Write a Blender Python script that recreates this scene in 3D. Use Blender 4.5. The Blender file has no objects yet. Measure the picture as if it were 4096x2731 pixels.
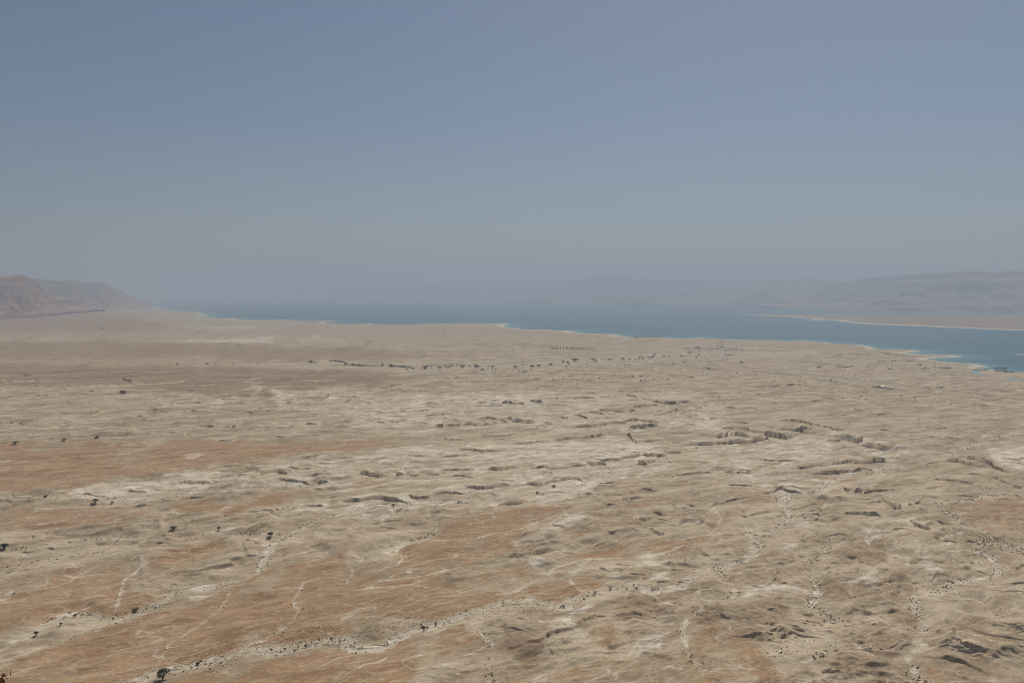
import bpy, math, random
import numpy as np
from mathutils import Vector
random.seed(7); rng = np.random.default_rng(7)
sc = bpy.context.scene
C = sc.collection
# ------------------------------------------------------------------ camera, light, exposure
H = 430.0                     # metres above the lake
F = 2958.0; HOR = 1180.0      # focal length and horizon row in pixels of the 4096 px photo
TH = math.atan((1365.5-HOR)/F)
cam = bpy.data.cameras.new('camera'); co = bpy.data.objects.new('camera', cam); C.objects.link(co)
co.location = (0, 0, H); co.rotation_euler = (math.radians(90)-TH, 0, 0)
cam.sensor_width = 36.0; cam.lens = 36.0*F/4096; cam.clip_start = 0.5; cam.clip_end = 200000
sc.camera = co
SUN_EL, SUN_AZ = 55.0, 22.0   # azimuth from +Y towards +X
w = bpy.data.worlds.new('World'); sc.world = w; w.use_nodes = True
nt = w.node_tree; bg = nt.nodes['Background']
sky = nt.nodes.new('ShaderNodeTexSky'); sky.sky_type = 'NISHITA'; sky.sun_disc = False
sky.sun_elevation = math.radians(SUN_EL); sky.sun_rotation = math.radians(SUN_AZ)
sky.altitude = 0; sky.air_density = 1.0; sky.dust_density = 1.2; sky.ozone_density = 3.0
nt.links.new(sky.outputs[0], bg.inputs[0]); bg.inputs[1].default_value = 0.05
sl = bpy.data.lights.new('sun', 'SUN'); so = bpy.data.objects.new('sun', sl); C.objects.link(so)
sl.energy = 3.55; sl.angle = math.radians(0.5); sl.color = (1.0, 0.935, 0.83)
az = math.radians(SUN_AZ); el = math.radians(SUN_EL)
sdir = Vector((math.sin(az)*math.cos(el), math.cos(az)*math.cos(el), math.sin(el)))
so.rotation_euler = (-sdir).to_track_quat('-Z', 'Y').to_euler(); so.location = (0, 0, 3000)
sc.view_settings.view_transform = 'Standard'; sc.view_settings.look = 'None'
sc.view_settings.gamma = 1; sc.view_settings.exposure = 0.0; sc.view_settings.use_curve_mapping = False
HAZE_DENSITY = 5.8e-5; HAZE_COLOR = (.54, .632, .755, 1)
try:
    sc.cycles.use_denoising = True; sc.cycles.denoising_prefilter = 'ACCURATE'
    sc.cycles.filter_width = 1.0; sc.cycles.volume_bounces = 2; sc.cycles.max_bounces = 6
except Exception: pass

# ------------------------------------------------------------------ helpers
def tag(o, label=None, cat=None, group=None, kind=None):
    if label: o['label'] = label
    if cat: o['category'] = cat
    if group: o['group'] = group
    if kind: o['kind'] = kind
    return o
def np_mesh(name, verts, faces, mat, smooth=False, parent=None, colname=None, cols=None, link=True, extra=None):
    """faces: (n,3) or (n,4) int array"""
    me = bpy.data.meshes.new(name)
    verts = np.asarray(verts, dtype=np.float32); faces = np.asarray(faces, dtype=np.int32)
    k = faces.shape[1]
    me.vertices.add(len(verts)); me.vertices.foreach_set('co', verts.ravel())
    me.loops.add(faces.size); me.loops.foreach_set('vertex_index', faces.ravel())
    me.polygons.add(len(faces))
    me.polygons.foreach_set('loop_start', np.arange(0, faces.size, k, dtype=np.int32))
    me.polygons.foreach_set('loop_total', np.full(len(faces), k, dtype=np.int32))
    if smooth: me.polygons.foreach_set('use_smooth', np.ones(len(faces), dtype=bool))
    me.update(calc_edges=True)
    if extra is not None:
        fa = me.attributes.new('face', 'FLOAT', 'POINT'); fa.data.foreach_set('value', np.asarray(extra, dtype=np.float32).ravel())
    if cols is not None:
        a = me.color_attributes.new(colname, 'FLOAT_COLOR', 'POINT')
        a.data.foreach_set('color', np.asarray(cols, dtype=np.float32).ravel())
    if mat: me.materials.append(mat)
    o = bpy.data.objects.new(name, me)
    if link: C.objects.link(o)
    if parent: o.parent = parent
    return o
_P = rng.permutation(256).astype(np.int32); _P = np.concatenate([_P, _P])
_A = rng.random(256)*2*np.pi; _GX = np.cos(_A).astype(np.float32); _GY = np.sin(_A).astype(np.float32)
def perlin(x, y):
    x = np.asarray(x, dtype=np.float64); y = np.asarray(y, dtype=np.float64)
    xi = np.floor(x); yi = np.floor(y); fx = (x-xi).astype(np.float32); fy = (y-yi).astype(np.float32)
    xi = xi.astype(np.int64) & 255; yi = yi.astype(np.int64) & 255
    u = fx*fx*fx*(fx*(fx*6-15)+10); v = fy*fy*fy*(fy*(fy*6-15)+10)
    x1 = (xi+1) & 255; y1 = (yi+1) & 255
    def g(ix, iy, dx, dy):
        h = _P[_P[ix]+iy]; return _GX[h]*dx+_GY[h]*dy
    a = g(xi, yi, fx, fy); b = g(x1, yi, fx-1, fy); c = g(xi, y1, fx, fy-1); d = g(x1, y1, fx-1, fy-1)
    return (a+(b-a)*u+((c+(d-c)*u)-(a+(b-a)*u))*v)*1.5
def fbm(x, y, o=4, seed=0, gain=0.5):
    r = 0; a = 1; s = 0
    for i in range(o):
        r = r+a*perlin(x*2**i+seed*17.3+i*5.1, y*2**i-seed*9.7+i*3.3); s += a; a *= gain
    return r/s
def ridged(x, y, o=4, seed=0, gain=0.5):
    r = 0; a = 1; s = 0
    for i in range(o):
        r = r+a*(1-np.abs(perlin(x*2**i+seed*13.1+i*7.7, y*2**i+seed*4.9-i*2.2))*1.8); s += a; a *= gain
    return r/s
def sstep(a, b, x):
    t = np.clip((x-a)/(b-a), 0, 1); return t*t*(3-2*t)
CR = {'L1': (0, 1700, .6577), 'L2': (1366, 1700, .6577), 'L3': (2730, 1700, .6577), 'P': (0, 0, 1.0),
      'R1': (0, 1050, .4354), 'R2': (1024, 1050, .4354), 'R3': (2048, 1050, .4354), 'R4': (3072, 1050, .4354)}
CR['N'] = (2450, 1310, .2126); CR['Q'] = (3250, 1400, .2126); CR['K'] = (3700, 1400, .1684)
def px(c, pts):
    ox, oy, s = CR[c]; return [(ox+x*s, oy+y*s) for x, y in pts]
ct, st = math.cos(TH), math.sin(TH)
def ray(u, v):
    a = (u-2048)/F; b = (1365.5-v)/F
    return a, ct+b*st, -st+b*ct
def hit(u, v, z):
    dx, dy, dz = ray(u, v); s = (z-H)/dz; return dx*s, dy*s
def project(x, y, z):
    dz = z-H; dep = y*ct-dz*st; upc = y*st+dz*ct
    return 2048+F*x/dep, 1365.5-F*upc/dep

# ------------------------------------------------------------------ shoreline
SH = [(520, 1209.5), (560, 1214), (618, 1224), (649, 1237), (697, 1243), (779, 1246), (815, 1255), (842, 1262), (797, 1265.5), (871, 1271), (984, 1273), (925, 1275.5), (1024, 1279),
 (1120, 1279.5), (1211, 1278), (1146, 1282), (1242, 1283), (1377, 1282.5), (1303, 1288), (1303, 1294), (1407, 1296), (1485, 1293.5), (1503, 1299), (1655, 1299.5), (1703, 1295),
 (1886, 1292), (2048, 1294.5), (2021, 1301), (2021, 1308), (2048, 1312), (2100, 1314.5), (2074, 1318), (2170, 1317.5), (2235, 1320), (2316, 1324), (2283, 1326.5), (2327, 1332), (2470, 1337),
 (2488, 1344), (2536, 1349), (2649, 1349), (2701, 1353), (2762, 1354), (2797, 1348.5), (2832, 1354), (2962, 1359), (3072, 1361), (3159, 1364), (3224, 1362.5), (3255, 1367), (3311, 1370),
 (3333, 1374), (3399, 1377), (3446, 1379), (3486, 1387), (3507, 1396), (3586, 1397), (3703, 1401.5), (3660, 1408), (3616, 1412), (3725, 1419), (3825, 1420), (3866, 1427), (3812, 1430),
 (3703, 1434), (3747, 1444), (3812, 1450), (3899, 1455), (3969, 1467.5), (3899, 1470), (3950, 1479), (3986, 1486), (4096, 1489), (4300, 1502), (4700, 1530), (5600, 1580)]
shore = np.array([hit(u, v, 0) for u, v in SH])
land = np.vstack([shore, [[60000, 2000], [60000, -6000], [-70000, -6000], [-70000, 52000]]])
BARS = [np.array([hit(u, v, 0) for u, v in [(4024, 1417.5), (4060, 1416), (4130, 1415), (4400, 1420), (4400, 1428), (4130, 1421), (4070, 1420)]]),
        ]
def seg_dist(x, y, a, b):
    d = b-a; L = max(d@d, 1e-6); t = np.clip(((x-a[0])*d[0]+(y-a[1])*d[1])/L, 0, 1)
    return np.hypot(x-a[0]-t*d[0], y-a[1]-t*d[1])
def poly_sd(x, y, P, closed=True, nseg=None):
    x = np.asarray(x, float); y = np.asarray(y, float)
    D = np.full(x.shape, 1e9); ins = np.zeros(x.shape, bool); n = len(P)
    for i in range(n):
        a = P[i]; b = P[(i+1) % n]
        if nseg is None or i < nseg: D = np.minimum(D, seg_dist(x, y, a, b))
        if a[1] != b[1]:
            c = ((a[1] > y) != (b[1] > y)) & (x < (b[0]-a[0])*(y-a[1])/(b[1]-a[1])+a[0]); ins ^= c
    return np.where(ins, D, -D)
def shore_sd(x, y):
    return poly_sd(x, y, land, nseg=len(shore))
def base_h(x, y, sd):
    b = np.where(sd > 0, 92*(1-np.exp(-np.maximum(sd, 0)/2600)), np.maximum(sd*0.05, -12))
    # land climbs towards the escarpment on the left
    return b + np.where(sd > 0, 1, 0)*60*sstep(1500, 6500, -x-0.45*y)*sstep(3000, 9000, y)
def base_at(x, y):
    return float(base_h(np.array([x]), np.array([y]), shore_sd(np.array([x]), np.array([y])))[0])
def ground_px(u, v, dz=0.0):
    z = 60.0
    for _ in range(12):
        x, y = hit(u, v, z+dz)
        z = 0.4*z+0.6*max(base_at(x, y), 0)
    return x, y, z
def world_line(pts, dz=0.0): return np.array([ground_px(u, v, dz)[:2] for u, v in pts])
def smooth_line(P, n=5):
    P = np.asarray(P, float)
    if len(P) < 3: 
        t = np.linspace(0, 1, n+1)[:, None]; return P[0]*(1-t)+P[1]*t
    Q = np.vstack([2*P[0]-P[1], P, 2*P[-1]-P[-2]]); out = []
    for i in range(1, len(Q)-2):
        for k in range(n):
            t = k/n; p0, p1, p2, p3 = Q[i-1:i+3]
            out.append(.5*((2*p1)+(-p0+p2)*t+(2*p0-5*p1+4*p2-p3)*t*t+(-p0+3*p1-3*p2+p3)*t**3))
    out.append(P[-1]); return np.array(out)

# ------------------------------------------------------------------ ground grid (finer near the viewpoint)
NC = 1240
T = np.linspace(-0.86, 0.86, NC)
vv = np.linspace(740*338/590., 740*430/31000., 900)
rows = []
for v in vv:
    yy = 740*340/v
    for _ in range(8):
        yy = 740*(430-92*(1-math.exp(-max(9500-yy, 0)/2600)))/v
    rows.append(yy)
rows = np.concatenate([np.linspace(150, 585, 30), np.array(rows)]); rows = np.sort(rows)
NR = len(rows)
Y = np.repeat(rows[:, None], NC, 1); X = Y*T[None, :]
# signed distance to the shore: exact far out, interpolated near
kfar = np.searchsorted(rows, 3300)
SD = np.empty_like(X)
SD[kfar:] = shore_sd(X[kfar:], Y[kfar:])
ci = np.unique(np.concatenate([np.arange(0, NC, 20), [NC-1]])); ri = np.unique(np.concatenate([np.arange(0, kfar, 12), [kfar]]))
sub = shore_sd(X[np.ix_(ri, ci)], Y[np.ix_(ri, ci)])
tmp = np.array([np.interp(np.arange(NC), ci, r) for r in sub])
for j in range(kfar):
    k = np.searchsorted(ri, j, 'right')-1; k = min(k, len(ri)-2)
    a = (rows[j]-rows[ri[k]])/(rows[ri[k+1]]-rows[ri[k]]); SD[j] = tmp[k]*(1-a)+tmp[k+1]*a
B = base_h(X, Y, SD)
U, V = project(X, Y, B)
def base_at(x, y):
    y = max(y, 160.0); r = min(max(int(np.searchsorted(rows, y))-1, 0), NR-2); a = min(max((y-rows[r])/(rows[r+1]-rows[r]), 0), 1)
    c = (x/y-T[0])/(T[1]-T[0]); c = min(max(c, 0), NC-1.001); k = int(c); b = c-k
    return float((B[r, k]*(1-b)+B[r, k+1]*b)*(1-a)+(B[r+1, k]*(1-b)+B[r+1, k+1]*b)*a)
near = slice(0, np.searchsorted(rows, 9000))
# meandering warps
wx1 = np.zeros_like(X); wy1 = np.zeros_like(X)
wx1[near] = perlin(X[near]/42, Y[near]/42)*6+perlin(X[near]/14+9, Y[near]/14)*4.0
wy1[near] = perlin(X[near]/42+31, Y[near]/42+7)*6+perlin(X[near]/14+3, Y[near]/14+5)*4.0
XW = X+wx1; YW = Y+wy1

def region(xmin, xmax, ymin, ymax):
    r0 = max(np.searchsorted(rows, ymin)-1, 0); r1 = min(np.searchsorted(rows, ymax)+1, NR)
    ya = max(rows[r0], 1); yb = rows[min(r1, NR-1)]
    t0 = min(xmin/ya, xmin/yb); t1 = max(xmax/ya, xmax/yb)
    c0 = max(np.searchsorted(T, t0)-1, 0); c1 = min(np.searchsorted(T, t1)+1, NC)
    return (slice(r0, r1), slice(c0, c1)) if r1 > r0 and c1 > c0 else None
def line_fields(P, rad, warp=1.0, vec=False):
    """nearest distance, signed side (+ = beyond the line) and position along it, within rad"""
    rg = region(P[:, 0].min()-rad, P[:, 0].max()+rad, P[:, 1].min()-rad, P[:, 1].max()+rad)
    if rg is None: return None
    x = X[rg]+wx1[rg]*warp; y = Y[rg]+wy1[rg]*warp
    D = np.full(x.shape, 1e9); S = np.zeros(x.shape); A = np.zeros(x.shape); EX = np.zeros(x.shape); EY = np.zeros(x.shape); acc = 0
    for a, b in zip(P[:-1], P[1:]):
        d = b-a; L = math.hypot(*d)
        if L < 1e-3: continue
        t = np.clip(((x-a[0])*d[0]+(y-a[1])*d[1])/L/L, 0, 1)
        ex = x-a[0]-t*d[0]; ey = y-a[1]-t*d[1]; q = np.hypot(ex, ey); m = q < D
        D = np.where(m, q, D); S = np.where(m, np.sign(d[0]*(y-a[1])-d[1]*(x-a[0])), S)
        A = np.where(m, acc+t*L, A)
        EX = np.where(m, ex, EX); EY = np.where(m, ey, EY); acc += L
    if vec: return rg, D, S, A, acc, EX, EY
    return rg, D, S, A, acc

# ------------------------------------------------------------------ where each kind of ground lies
def px_mask(polys, soft=24, warp=1.0):
    M = np.zeros_like(X)
    uw = U+UWN*warp; vw = V+VWN*warp
    for c, pts, wgt in polys:
        P = np.array(px(c, pts)); pad = soft*2+30
        m = (U > P[:, 0].min()-pad) & (U < P[:, 0].max()+pad) & (V > P[:, 1].min()-pad) & (V < P[:, 1].max()+pad)
        if not m.any(): continue
        s = poly_sd(uw[m]/1.6, vw[m], P/np.array([1.6, 1.0]))
        M[m] = np.maximum(M[m], wgt*sstep(-soft, soft, s))
    return M
sc_ = 60+0.05*Y
UWN = 42*fbm(X/(Y*0.06+20), Y/(Y*0.10+30), 4, 3, .6); VWN = 20*fbm(X/(Y*0.06+20)+50, Y/(Y*0.10+30)+20, 4, 4, .6)
damp = sstep(1280, 1750, V); UWN *= .4+.6*damp; VWN *= .15+.85*damp
RED = .95*px_mask([
 ('L1', [(-500, 115), (600, 92), (1200, 90), (1700, 100), (2300, 90), (2500, 115), (2200, 160), (1800, 180), (1300, 232), (1200, 262), (900, 312), (600, 362), (400, 398), (-500, 410)], 1),
 ('L1', [(-300, 500), (300, 480), (900, 495), (1000, 535), (700, 600), (300, 625), (-300, 630)], .75),
 ('L1', [(1030, 480), (1300, 440), (1450, 480), (1700, 400), (1850, 400), (1700, 490), (1400, 540), (1100, 540)], 1),
 ('L1', [(-600, 1060), (220, 1000), (330, 920), (520, 860), (800, 830), (830, 900), (760, 1000), (960, 1040), (930, 1080), (780, 1150), (600, 1150), (400, 1130), (280, 1190), (-600, 1380)], 1),
 ('L1', [(-600, 1600), (0, 1470), (500, 1260), (900, 1160), (1100, 1110), (1280, 1040), (1420, 960), (1600, 860), (1800, 850), (1950, 830), (2100, 760), (2100, 1285), (1900, 1300), (1500, 1350), (1200, 1420), (900, 1480), (750, 1700), (600, 2400), (-900, 2400)], .95),
 ('L1', [(700, 2400), (900, 1540), (1400, 1440), (1800, 1380), (2077, 1330), (2200, 1500), (2300, 2400)], .95),
 ('L1', [(850, 830), (1050, 740), (1300, 700), (1500, 730), (1250, 840), (1000, 900), (860, 930)], .6),
 ('L1', [(1150, 730), (1260, 690), (1400, 700), (1300, 770)], .8),
 ('L2', [(-60, 980), (50, 930), (300, 880), (330, 760), (560, 700), (600, 600), (750, 540), (950, 520), (1250, 480), (1400, 500), (1300, 560), (1120, 620), (1060, 700), (1000, 780), (850, 820), (760, 850), (560, 900), (700, 960), (900, 1010), (1100, 960), (1280, 940), (1500, 900), (1600, 970), (1350, 1060), (1150, 1050), (960, 1060), (800, 1110), (600, 1180), (300, 1180), (-60, 1290)], .9),
 ('L2', [(1400, 770), (1700, 700), (2150, 690), (2150, 740), (1700, 800), (1500, 810), (1400, 830)], 1),
 ('L2', [(1320, 650), (1450, 640), (1500, 670), (1380, 700)], .9), ('L2', [(1400, 520), (1700, 490), (1950, 480), (1800, 525), (1500, 535)], .8),
 ('L2', [(0, 370), (200, 340), (330, 370), (250, 420), (100, 430)], .8), ('L2', [(1550, 580), (1700, 570), (1900, 620), (1750, 640)], .6),
 ('L2', [(700, 960), (830, 870), (960, 850), (1100, 840), (1270, 900), (1100, 950), (900, 1000)], .7),
 ('L2', [(-100, 1400), (400, 1280), (560, 1240), (720, 1220), (850, 1300), (700, 1380), (560, 1440), (400, 1568), (-100, 2400)], .9),
 ('L2', [(1480, 1260), (1640, 1190), (1720, 1280), (1640, 1330), (1520, 1320)], .9), ('L2', [(1000, 1250), (1130, 1200), (1200, 1300), (1050, 1400), (960, 1380)], .4),
 ('L2', [(300, 2300), (700, 1540), (1000, 1500), (1400, 1440), (1800, 1400), (2077, 1470), (2077, 2300)], .6),
 ('L3', [(-20, 1360), (60, 1260), (200, 1190), (400, 1250), (500, 1380), (600, 1500), (750, 1700), (900, 2300), (-20, 2300)], .7),
 ('L3', [(1430, 1440), (1560, 1400), (1650, 1480), (1720, 1700), (1500, 1700)], .7), ('L3', [(1690, 600), (1660, 480), (1830, 440), (2200, 470), (2200, 740), (1900, 660)], .55),
 ('L3', [(-30, 690), (200, 640), (340, 650), (150, 720), (-30, 745)], .9), ('L3', [(330, 450), (600, 400), (800, 400), (700, 430), (380, 470)], .8), ('L3', [(900, 330), (1000, 300), (1180, 300), (1050, 330)], .7),
 ('L3', [(150, 540), (330, 520), (300, 600), (180, 640)], .5), ('L3', [(1080, 560), (900, 560), (850, 620), (1000, 640)], .3),
 ('R1', [(-300, 560), (700, 480), (1300, 560), (900, 620), (500, 680), (-300, 660)], .35),
 ('P', [(-600, 1235), (350, 1232), (700, 1262), (1100, 1300), (700, 1335), (-600, 1352)], .42),
 ('P', [(-600, 1360), (400, 1350), (1100, 1380), (1700, 1400), (1500, 1450), (900, 1460), (-600, 1540)], .33),
 ('R3', [(1400, 720), (1650, 705), (1900, 720), (1850, 775), (1500, 770)], .45), ('R4', [(-350, 735), (100, 730), (700, 760), (900, 810), (500, 840), (-300, 790)], .45),
])
BROWN = px_mask([
 ('P', [(-600, 1250), (300, 1235), (500, 1260), (700, 1300), (500, 1330), (-600, 1330)], .8),
 ('P', [(-600, 1365), (500, 1360), (1150, 1380), (1500, 1395), (1900, 1430), (1400, 1450), (900, 1440), (-600, 1440)], .75),
 ('P', [(-600, 1452), (900, 1462), (1400, 1480), (1700, 1510), (1300, 1560), (1000, 1585), (500, 1550), (-600, 1530)], 1.),
 ('P', [(1500, 1310), (2000, 1310), (2500, 1340), (2300, 1345), (1700, 1335)], .5), ('P', [(3100, 1257), (3500, 1262), (4200, 1290), (4200, 1312), (3500, 1285)], .6),
 ('L3', [(900, 550), (1050, 540), (950, 600), (850, 620)], .7), ('L3', [(1060, 730), (1250, 760), (1300, 830), (1200, 900), (1000, 860), (900, 780)], .7), ('L3', [(830, 1010), (880, 960), (980, 1000), (970, 1060), (820, 1080)], .9),
 ('L3', [(1210, 980), (1290, 910), (1370, 960), (1300, 1040)], 1), ('L3', [(1300, 1100), (1440, 1090), (1460, 1220), (1340, 1220)], .7), ('L3', [(30, 1100), (250, 1060), (300, 1180), (100, 1250)], .7),
 ('L3', [(400, 1040), (620, 1040), (700, 1150), (500, 1300), (300, 1250)], .6), ('L3', [(1000, 1260), (1200, 1200), (1350, 1330), (1300, 1450), (1100, 1400)], .5), ('L3', [(1640, 1080), (1850, 1040), (1800, 1200), (1650, 1190)], .5),
 ('L3', [(1000, 1260), (1200, 1480), (1050, 1560), (900, 1500)], .7), ('L2', [(1640, 1020), (2000, 990), (2077, 1150), (1700, 1180)], .6), ('L2', [(1250, 1380), (950, 1400), (1000, 1280), (1250, 1300)], .6),
 ('L2', [(1450, 380), (1750, 370), (2000, 380), (2077, 440), (1700, 470), (1450, 440)], .5), ('L3', [(0, 420), (330, 400), (300, 470), (0, 440)], .5), ('L3', [(1300, 60), (1700, 40), (1560, 170), (1350, 130)], .6),
 ('R4', [(700, 1330), (1400, 1260), (2352, 1340), (2352, 1560), (1200, 1560), (950, 1480)], .6), ('R1', [(-300, 1330), (500, 1320), (1200, 1340), (1100, 1400), (-300, 1400)], .4),
])
WHITE = px_mask([
 ('L1', [(250, 405), (600, 352), (900, 312), (1100, 285), (1500, 240), (2200, 190), (2200, 400), (1500, 380), (1000, 410), (700, 430), (500, 420)], .75),
 ('L1', [(1900, 440), (2200, 420), (2200, 520), (1700, 570), (1400, 570), (1700, 500)], .6), ('L1', [(1130, 1100), (1250, 1040), (1370, 1000), (1300, 1060)], .9), ('L1', [(200, 870), (400, 830), (600, 830), (400, 900), (220, 900)], .6),
 ('L1', [(1780, 800), (1900, 750), (2050, 800), (1850, 830)], .5), ('L1', [(1620, 680), (1700, 740), (1560, 860), (1540, 780)], .6), ('L1', [(1280, 80), (1420, 85), (1380, 110)], .8), ('L1', [(1100, 190), (1200, 178), (1240, 195), (1150, 205)], .8),
 ('R1', [(1300, 1230), (2352, 1230), (2352, 1330), (1500, 1330)], .5), ('R1', [(-100, 1130), (200, 1140), (150, 1200), (-100, 1210)], .6), ('R1', [(1550, 570), (2352, 590), (2352, 620), (1700, 600)], .8), ('R1', [(1500, 715), (2352, 705), (2352, 740), (1600, 725)], .7),
 ('R1', [(900, 700), (1300, 690), (900, 715), (0, 725), (0, 715)], .5),
 ('R2', [(-20, 690), (600, 680), (1100, 755), (700, 750), (-20, 740)], .45), ('R2', [(150, 1180), (1000, 1160), (2352, 1180), (2352, 1560), (1200, 1560), (200, 1330)], .58),
 ('R3', [(-50, 1180), (1500, 1180), (2000, 1300), (1900, 1560), (-50, 1560)], .62), ('L2', [(0, 190), (500, 120), (1800, 60), (2077, 250), (1300, 480), (900, 480), (0, 560)], .62),
 ('L2', [(20, 600), (300, 540), (450, 550), (300, 600), (50, 640)], .6), ('L2', [(1180, 620), (1300, 590), (1500, 600), (1400, 640), (1300, 680), (1200, 680)], .6), ('L2', [(1060, 790), (1200, 780), (1270, 880), (1150, 870)], .6),
 ('L2', [(1560, 830), (1900, 800), (2077, 820), (2000, 950), (1700, 960), (1600, 920)], .7), ('L2', [(1200, 1180), (1400, 1160), (1500, 1300), (1400, 1330)], .5), ('L2', [(1720, 1360), (1800, 1260), (2000, 1250), (1950, 1330), (1850, 1410)], .65),
 ('L2', [(1120, 1500), (1380, 1430), (1300, 1520), (1150, 1540)], .55), ('L2', [(600, 1440), (640, 1430), (660, 1490), (610, 1480)], .9), ('L2', [(1360, 590), (1500, 560), (1480, 630)], .6),
 ('L3', [(1850, 140), (2200, 130), (2200, 350), (1900, 250)], .9), ('L3', [(370, 960), (600, 990), (780, 1000), (600, 1050), (400, 1060)], .95), ('L3', [(1000, 620), (1300, 520), (1500, 560), (1420, 720), (1550, 900), (1380, 900), (1330, 780), (1150, 720)], .6),
 ('L3', [(640, 500), (740, 520), (760, 600), (640, 620)], .6), ('L3', [(0, 100), (500, 40), (1000, 30), (1400, 180), (1000, 420), (200, 420)], .5), ('L3', [(600, 720), (700, 730), (690, 770), (600, 760)], .5), ('L3', [(1050, 340), (1180, 330), (1180, 400), (1020, 390)], .5),
 ('L3', [(1930, 980), (2200, 960), (2200, 1250), (1980, 1200)], .4), ('L3', [(1100, 900), (1200, 880), (1230, 1040), (1100, 1000)], .5),
 ('P', [(1720, 1294), (2030, 1293), (2060, 1308), (1900, 1305)], .6), ('P', [(2100, 1320), (2320, 1324), (2500, 1345), (2200, 1328)], .8), ('R4', [(1050, 798), (1450, 806), (1350, 822), (1150, 830)], .8), ('P', [(3072, 1262), (3300, 1272), (3500, 1290), (4096, 1316), (4096, 1323), (3500, 1300), (3250, 1283)], .7),
], soft=16)
WASH = px_mask([
 ('P', [(880, 1462), (1100, 1458), (1450, 1466), (1700, 1470), (1900, 1462), (2100, 1455), (2300, 1438), (2550, 1420), (2650, 1400), (2800, 1385), (3050, 1390), (3300, 1402), (3200, 1430), (2900, 1440), (2600, 1448), (2400, 1462), (2050, 1482), (1700, 1488), (1350, 1480), (1000, 1468)], 1),
 ('R2', [(1380, 955), (1700, 960), (2352, 935), (2352, 990), (1500, 1000)], .6),
], soft=5, warp=.35)

# ------------------------------------------------------------------ relief
Z = B.copy()
yn = near; xN, yN = X[yn], Y[yn]
ang = math.radians(27); ca, sa = math.cos(ang), math.sin(ang)
along = xN*ca+yN*sa; across = -xN*sa+yN*ca           # drainage runs along
land_f = sstep(30, 700, SD[yn])
farfade = 1-sstep(3000, 5200, yN)
BAD = np.clip(1-RED[yn]*1.15, 0, 1)*(1-WASH[yn])
right = sstep(-200, 900, xN+0.2*(1500-yN))*(1-sstep(1500, 2200, yN))
# smooth rolling ground
wq = perlin(xN/260, yN/260)*60; wr = perlin(xN/260+9, yN/260+4)*60
def fadeto(d0, d1): return 1-sstep(d0, d1, yN)
roll = fbm((along+wq)/420, (across+wr)/190, 4, 11)
z1 = roll*14*(0.35+0.65*farfade)
hill = ridged((along+wr)/230, (across+wq)/120, 4, 12, .45)
z1 += (hill-0.5)*(4+4*fadeto(900, 1700))*(0.3+0.7*farfade)*(0.5+0.5*BAD)
# eroded marl: ledges stepping down
q = fbm((along+wq*1.3)/330, (across+wr*1.3)/115, 5, 21, .5)*26
q2 = fbm((xN+wr)/150, (yN+wq)/105, 5, 23, .5)*20
q = q*(1-right)+q2*right
stepH = 8+3*perlin(xN/500, yN/500)
k = q/stepH; fr = k-np.floor(k); terr = (np.floor(k)+sstep(.0, .07, fr)*0.9+fr*0.10)*stepH
ledge_mask = sstep(0.0, .30, perlin(xN/160+5, yN/120+8)+.14)
tm = BAD*farfade*ledge_mask
z1 += (terr*tm + q*(1-tm)*BAD*farfade)*(.32+.38*fadeto(1000, 1800))
# gullies, only as fine as the grid can carry
g1 = ridged((along+wq)/90, (across+wr)/50, 3, 31, .5)
z1 += (g1-0.5)*6.5*(0.15+0.85*BAD)*fadeto(1900, 3600)
g2 = ridged((xN+wr)/34, (yN+wq)/24, 3, 33, .5)
z1 += (g2-0.5)*(2.6+2.6*right)*(0.15+0.85*BAD)*fadeto(800, 1500)
z1 += (ridged((xN+wr)/18, (yN+wq)/12, 2, 34, .5)-.5)*1.5*BAD*fadeto(700, 1150)*(.35+.65*right)
z1 += fbm(xN/13, yN/9, 2, 32)*0.5*fadeto(650, 1100)
mid_ = sstep(1150, 1400, yN)*(1-sstep(2500, 3000, yN))*sstep(-500, -150, xN)
Z[yn] += z1*land_f*(1-.55*mid_)
# broad shallow relief further out
fr_ = slice(np.searchsorted(rows, 2500), NR)
ff = sstep(2600, 5000, Y[fr_])*sstep(60, 900, SD[fr_])
Z[fr_] += ff*(ridged(X[fr_]/900, Y[fr_]/420, 4, 41)-.5)*7
Z[fr_] += ff*sstep(0.1, .5, fbm(X[fr_]/1500, Y[fr_]/700, 3, 42))*9

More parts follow.
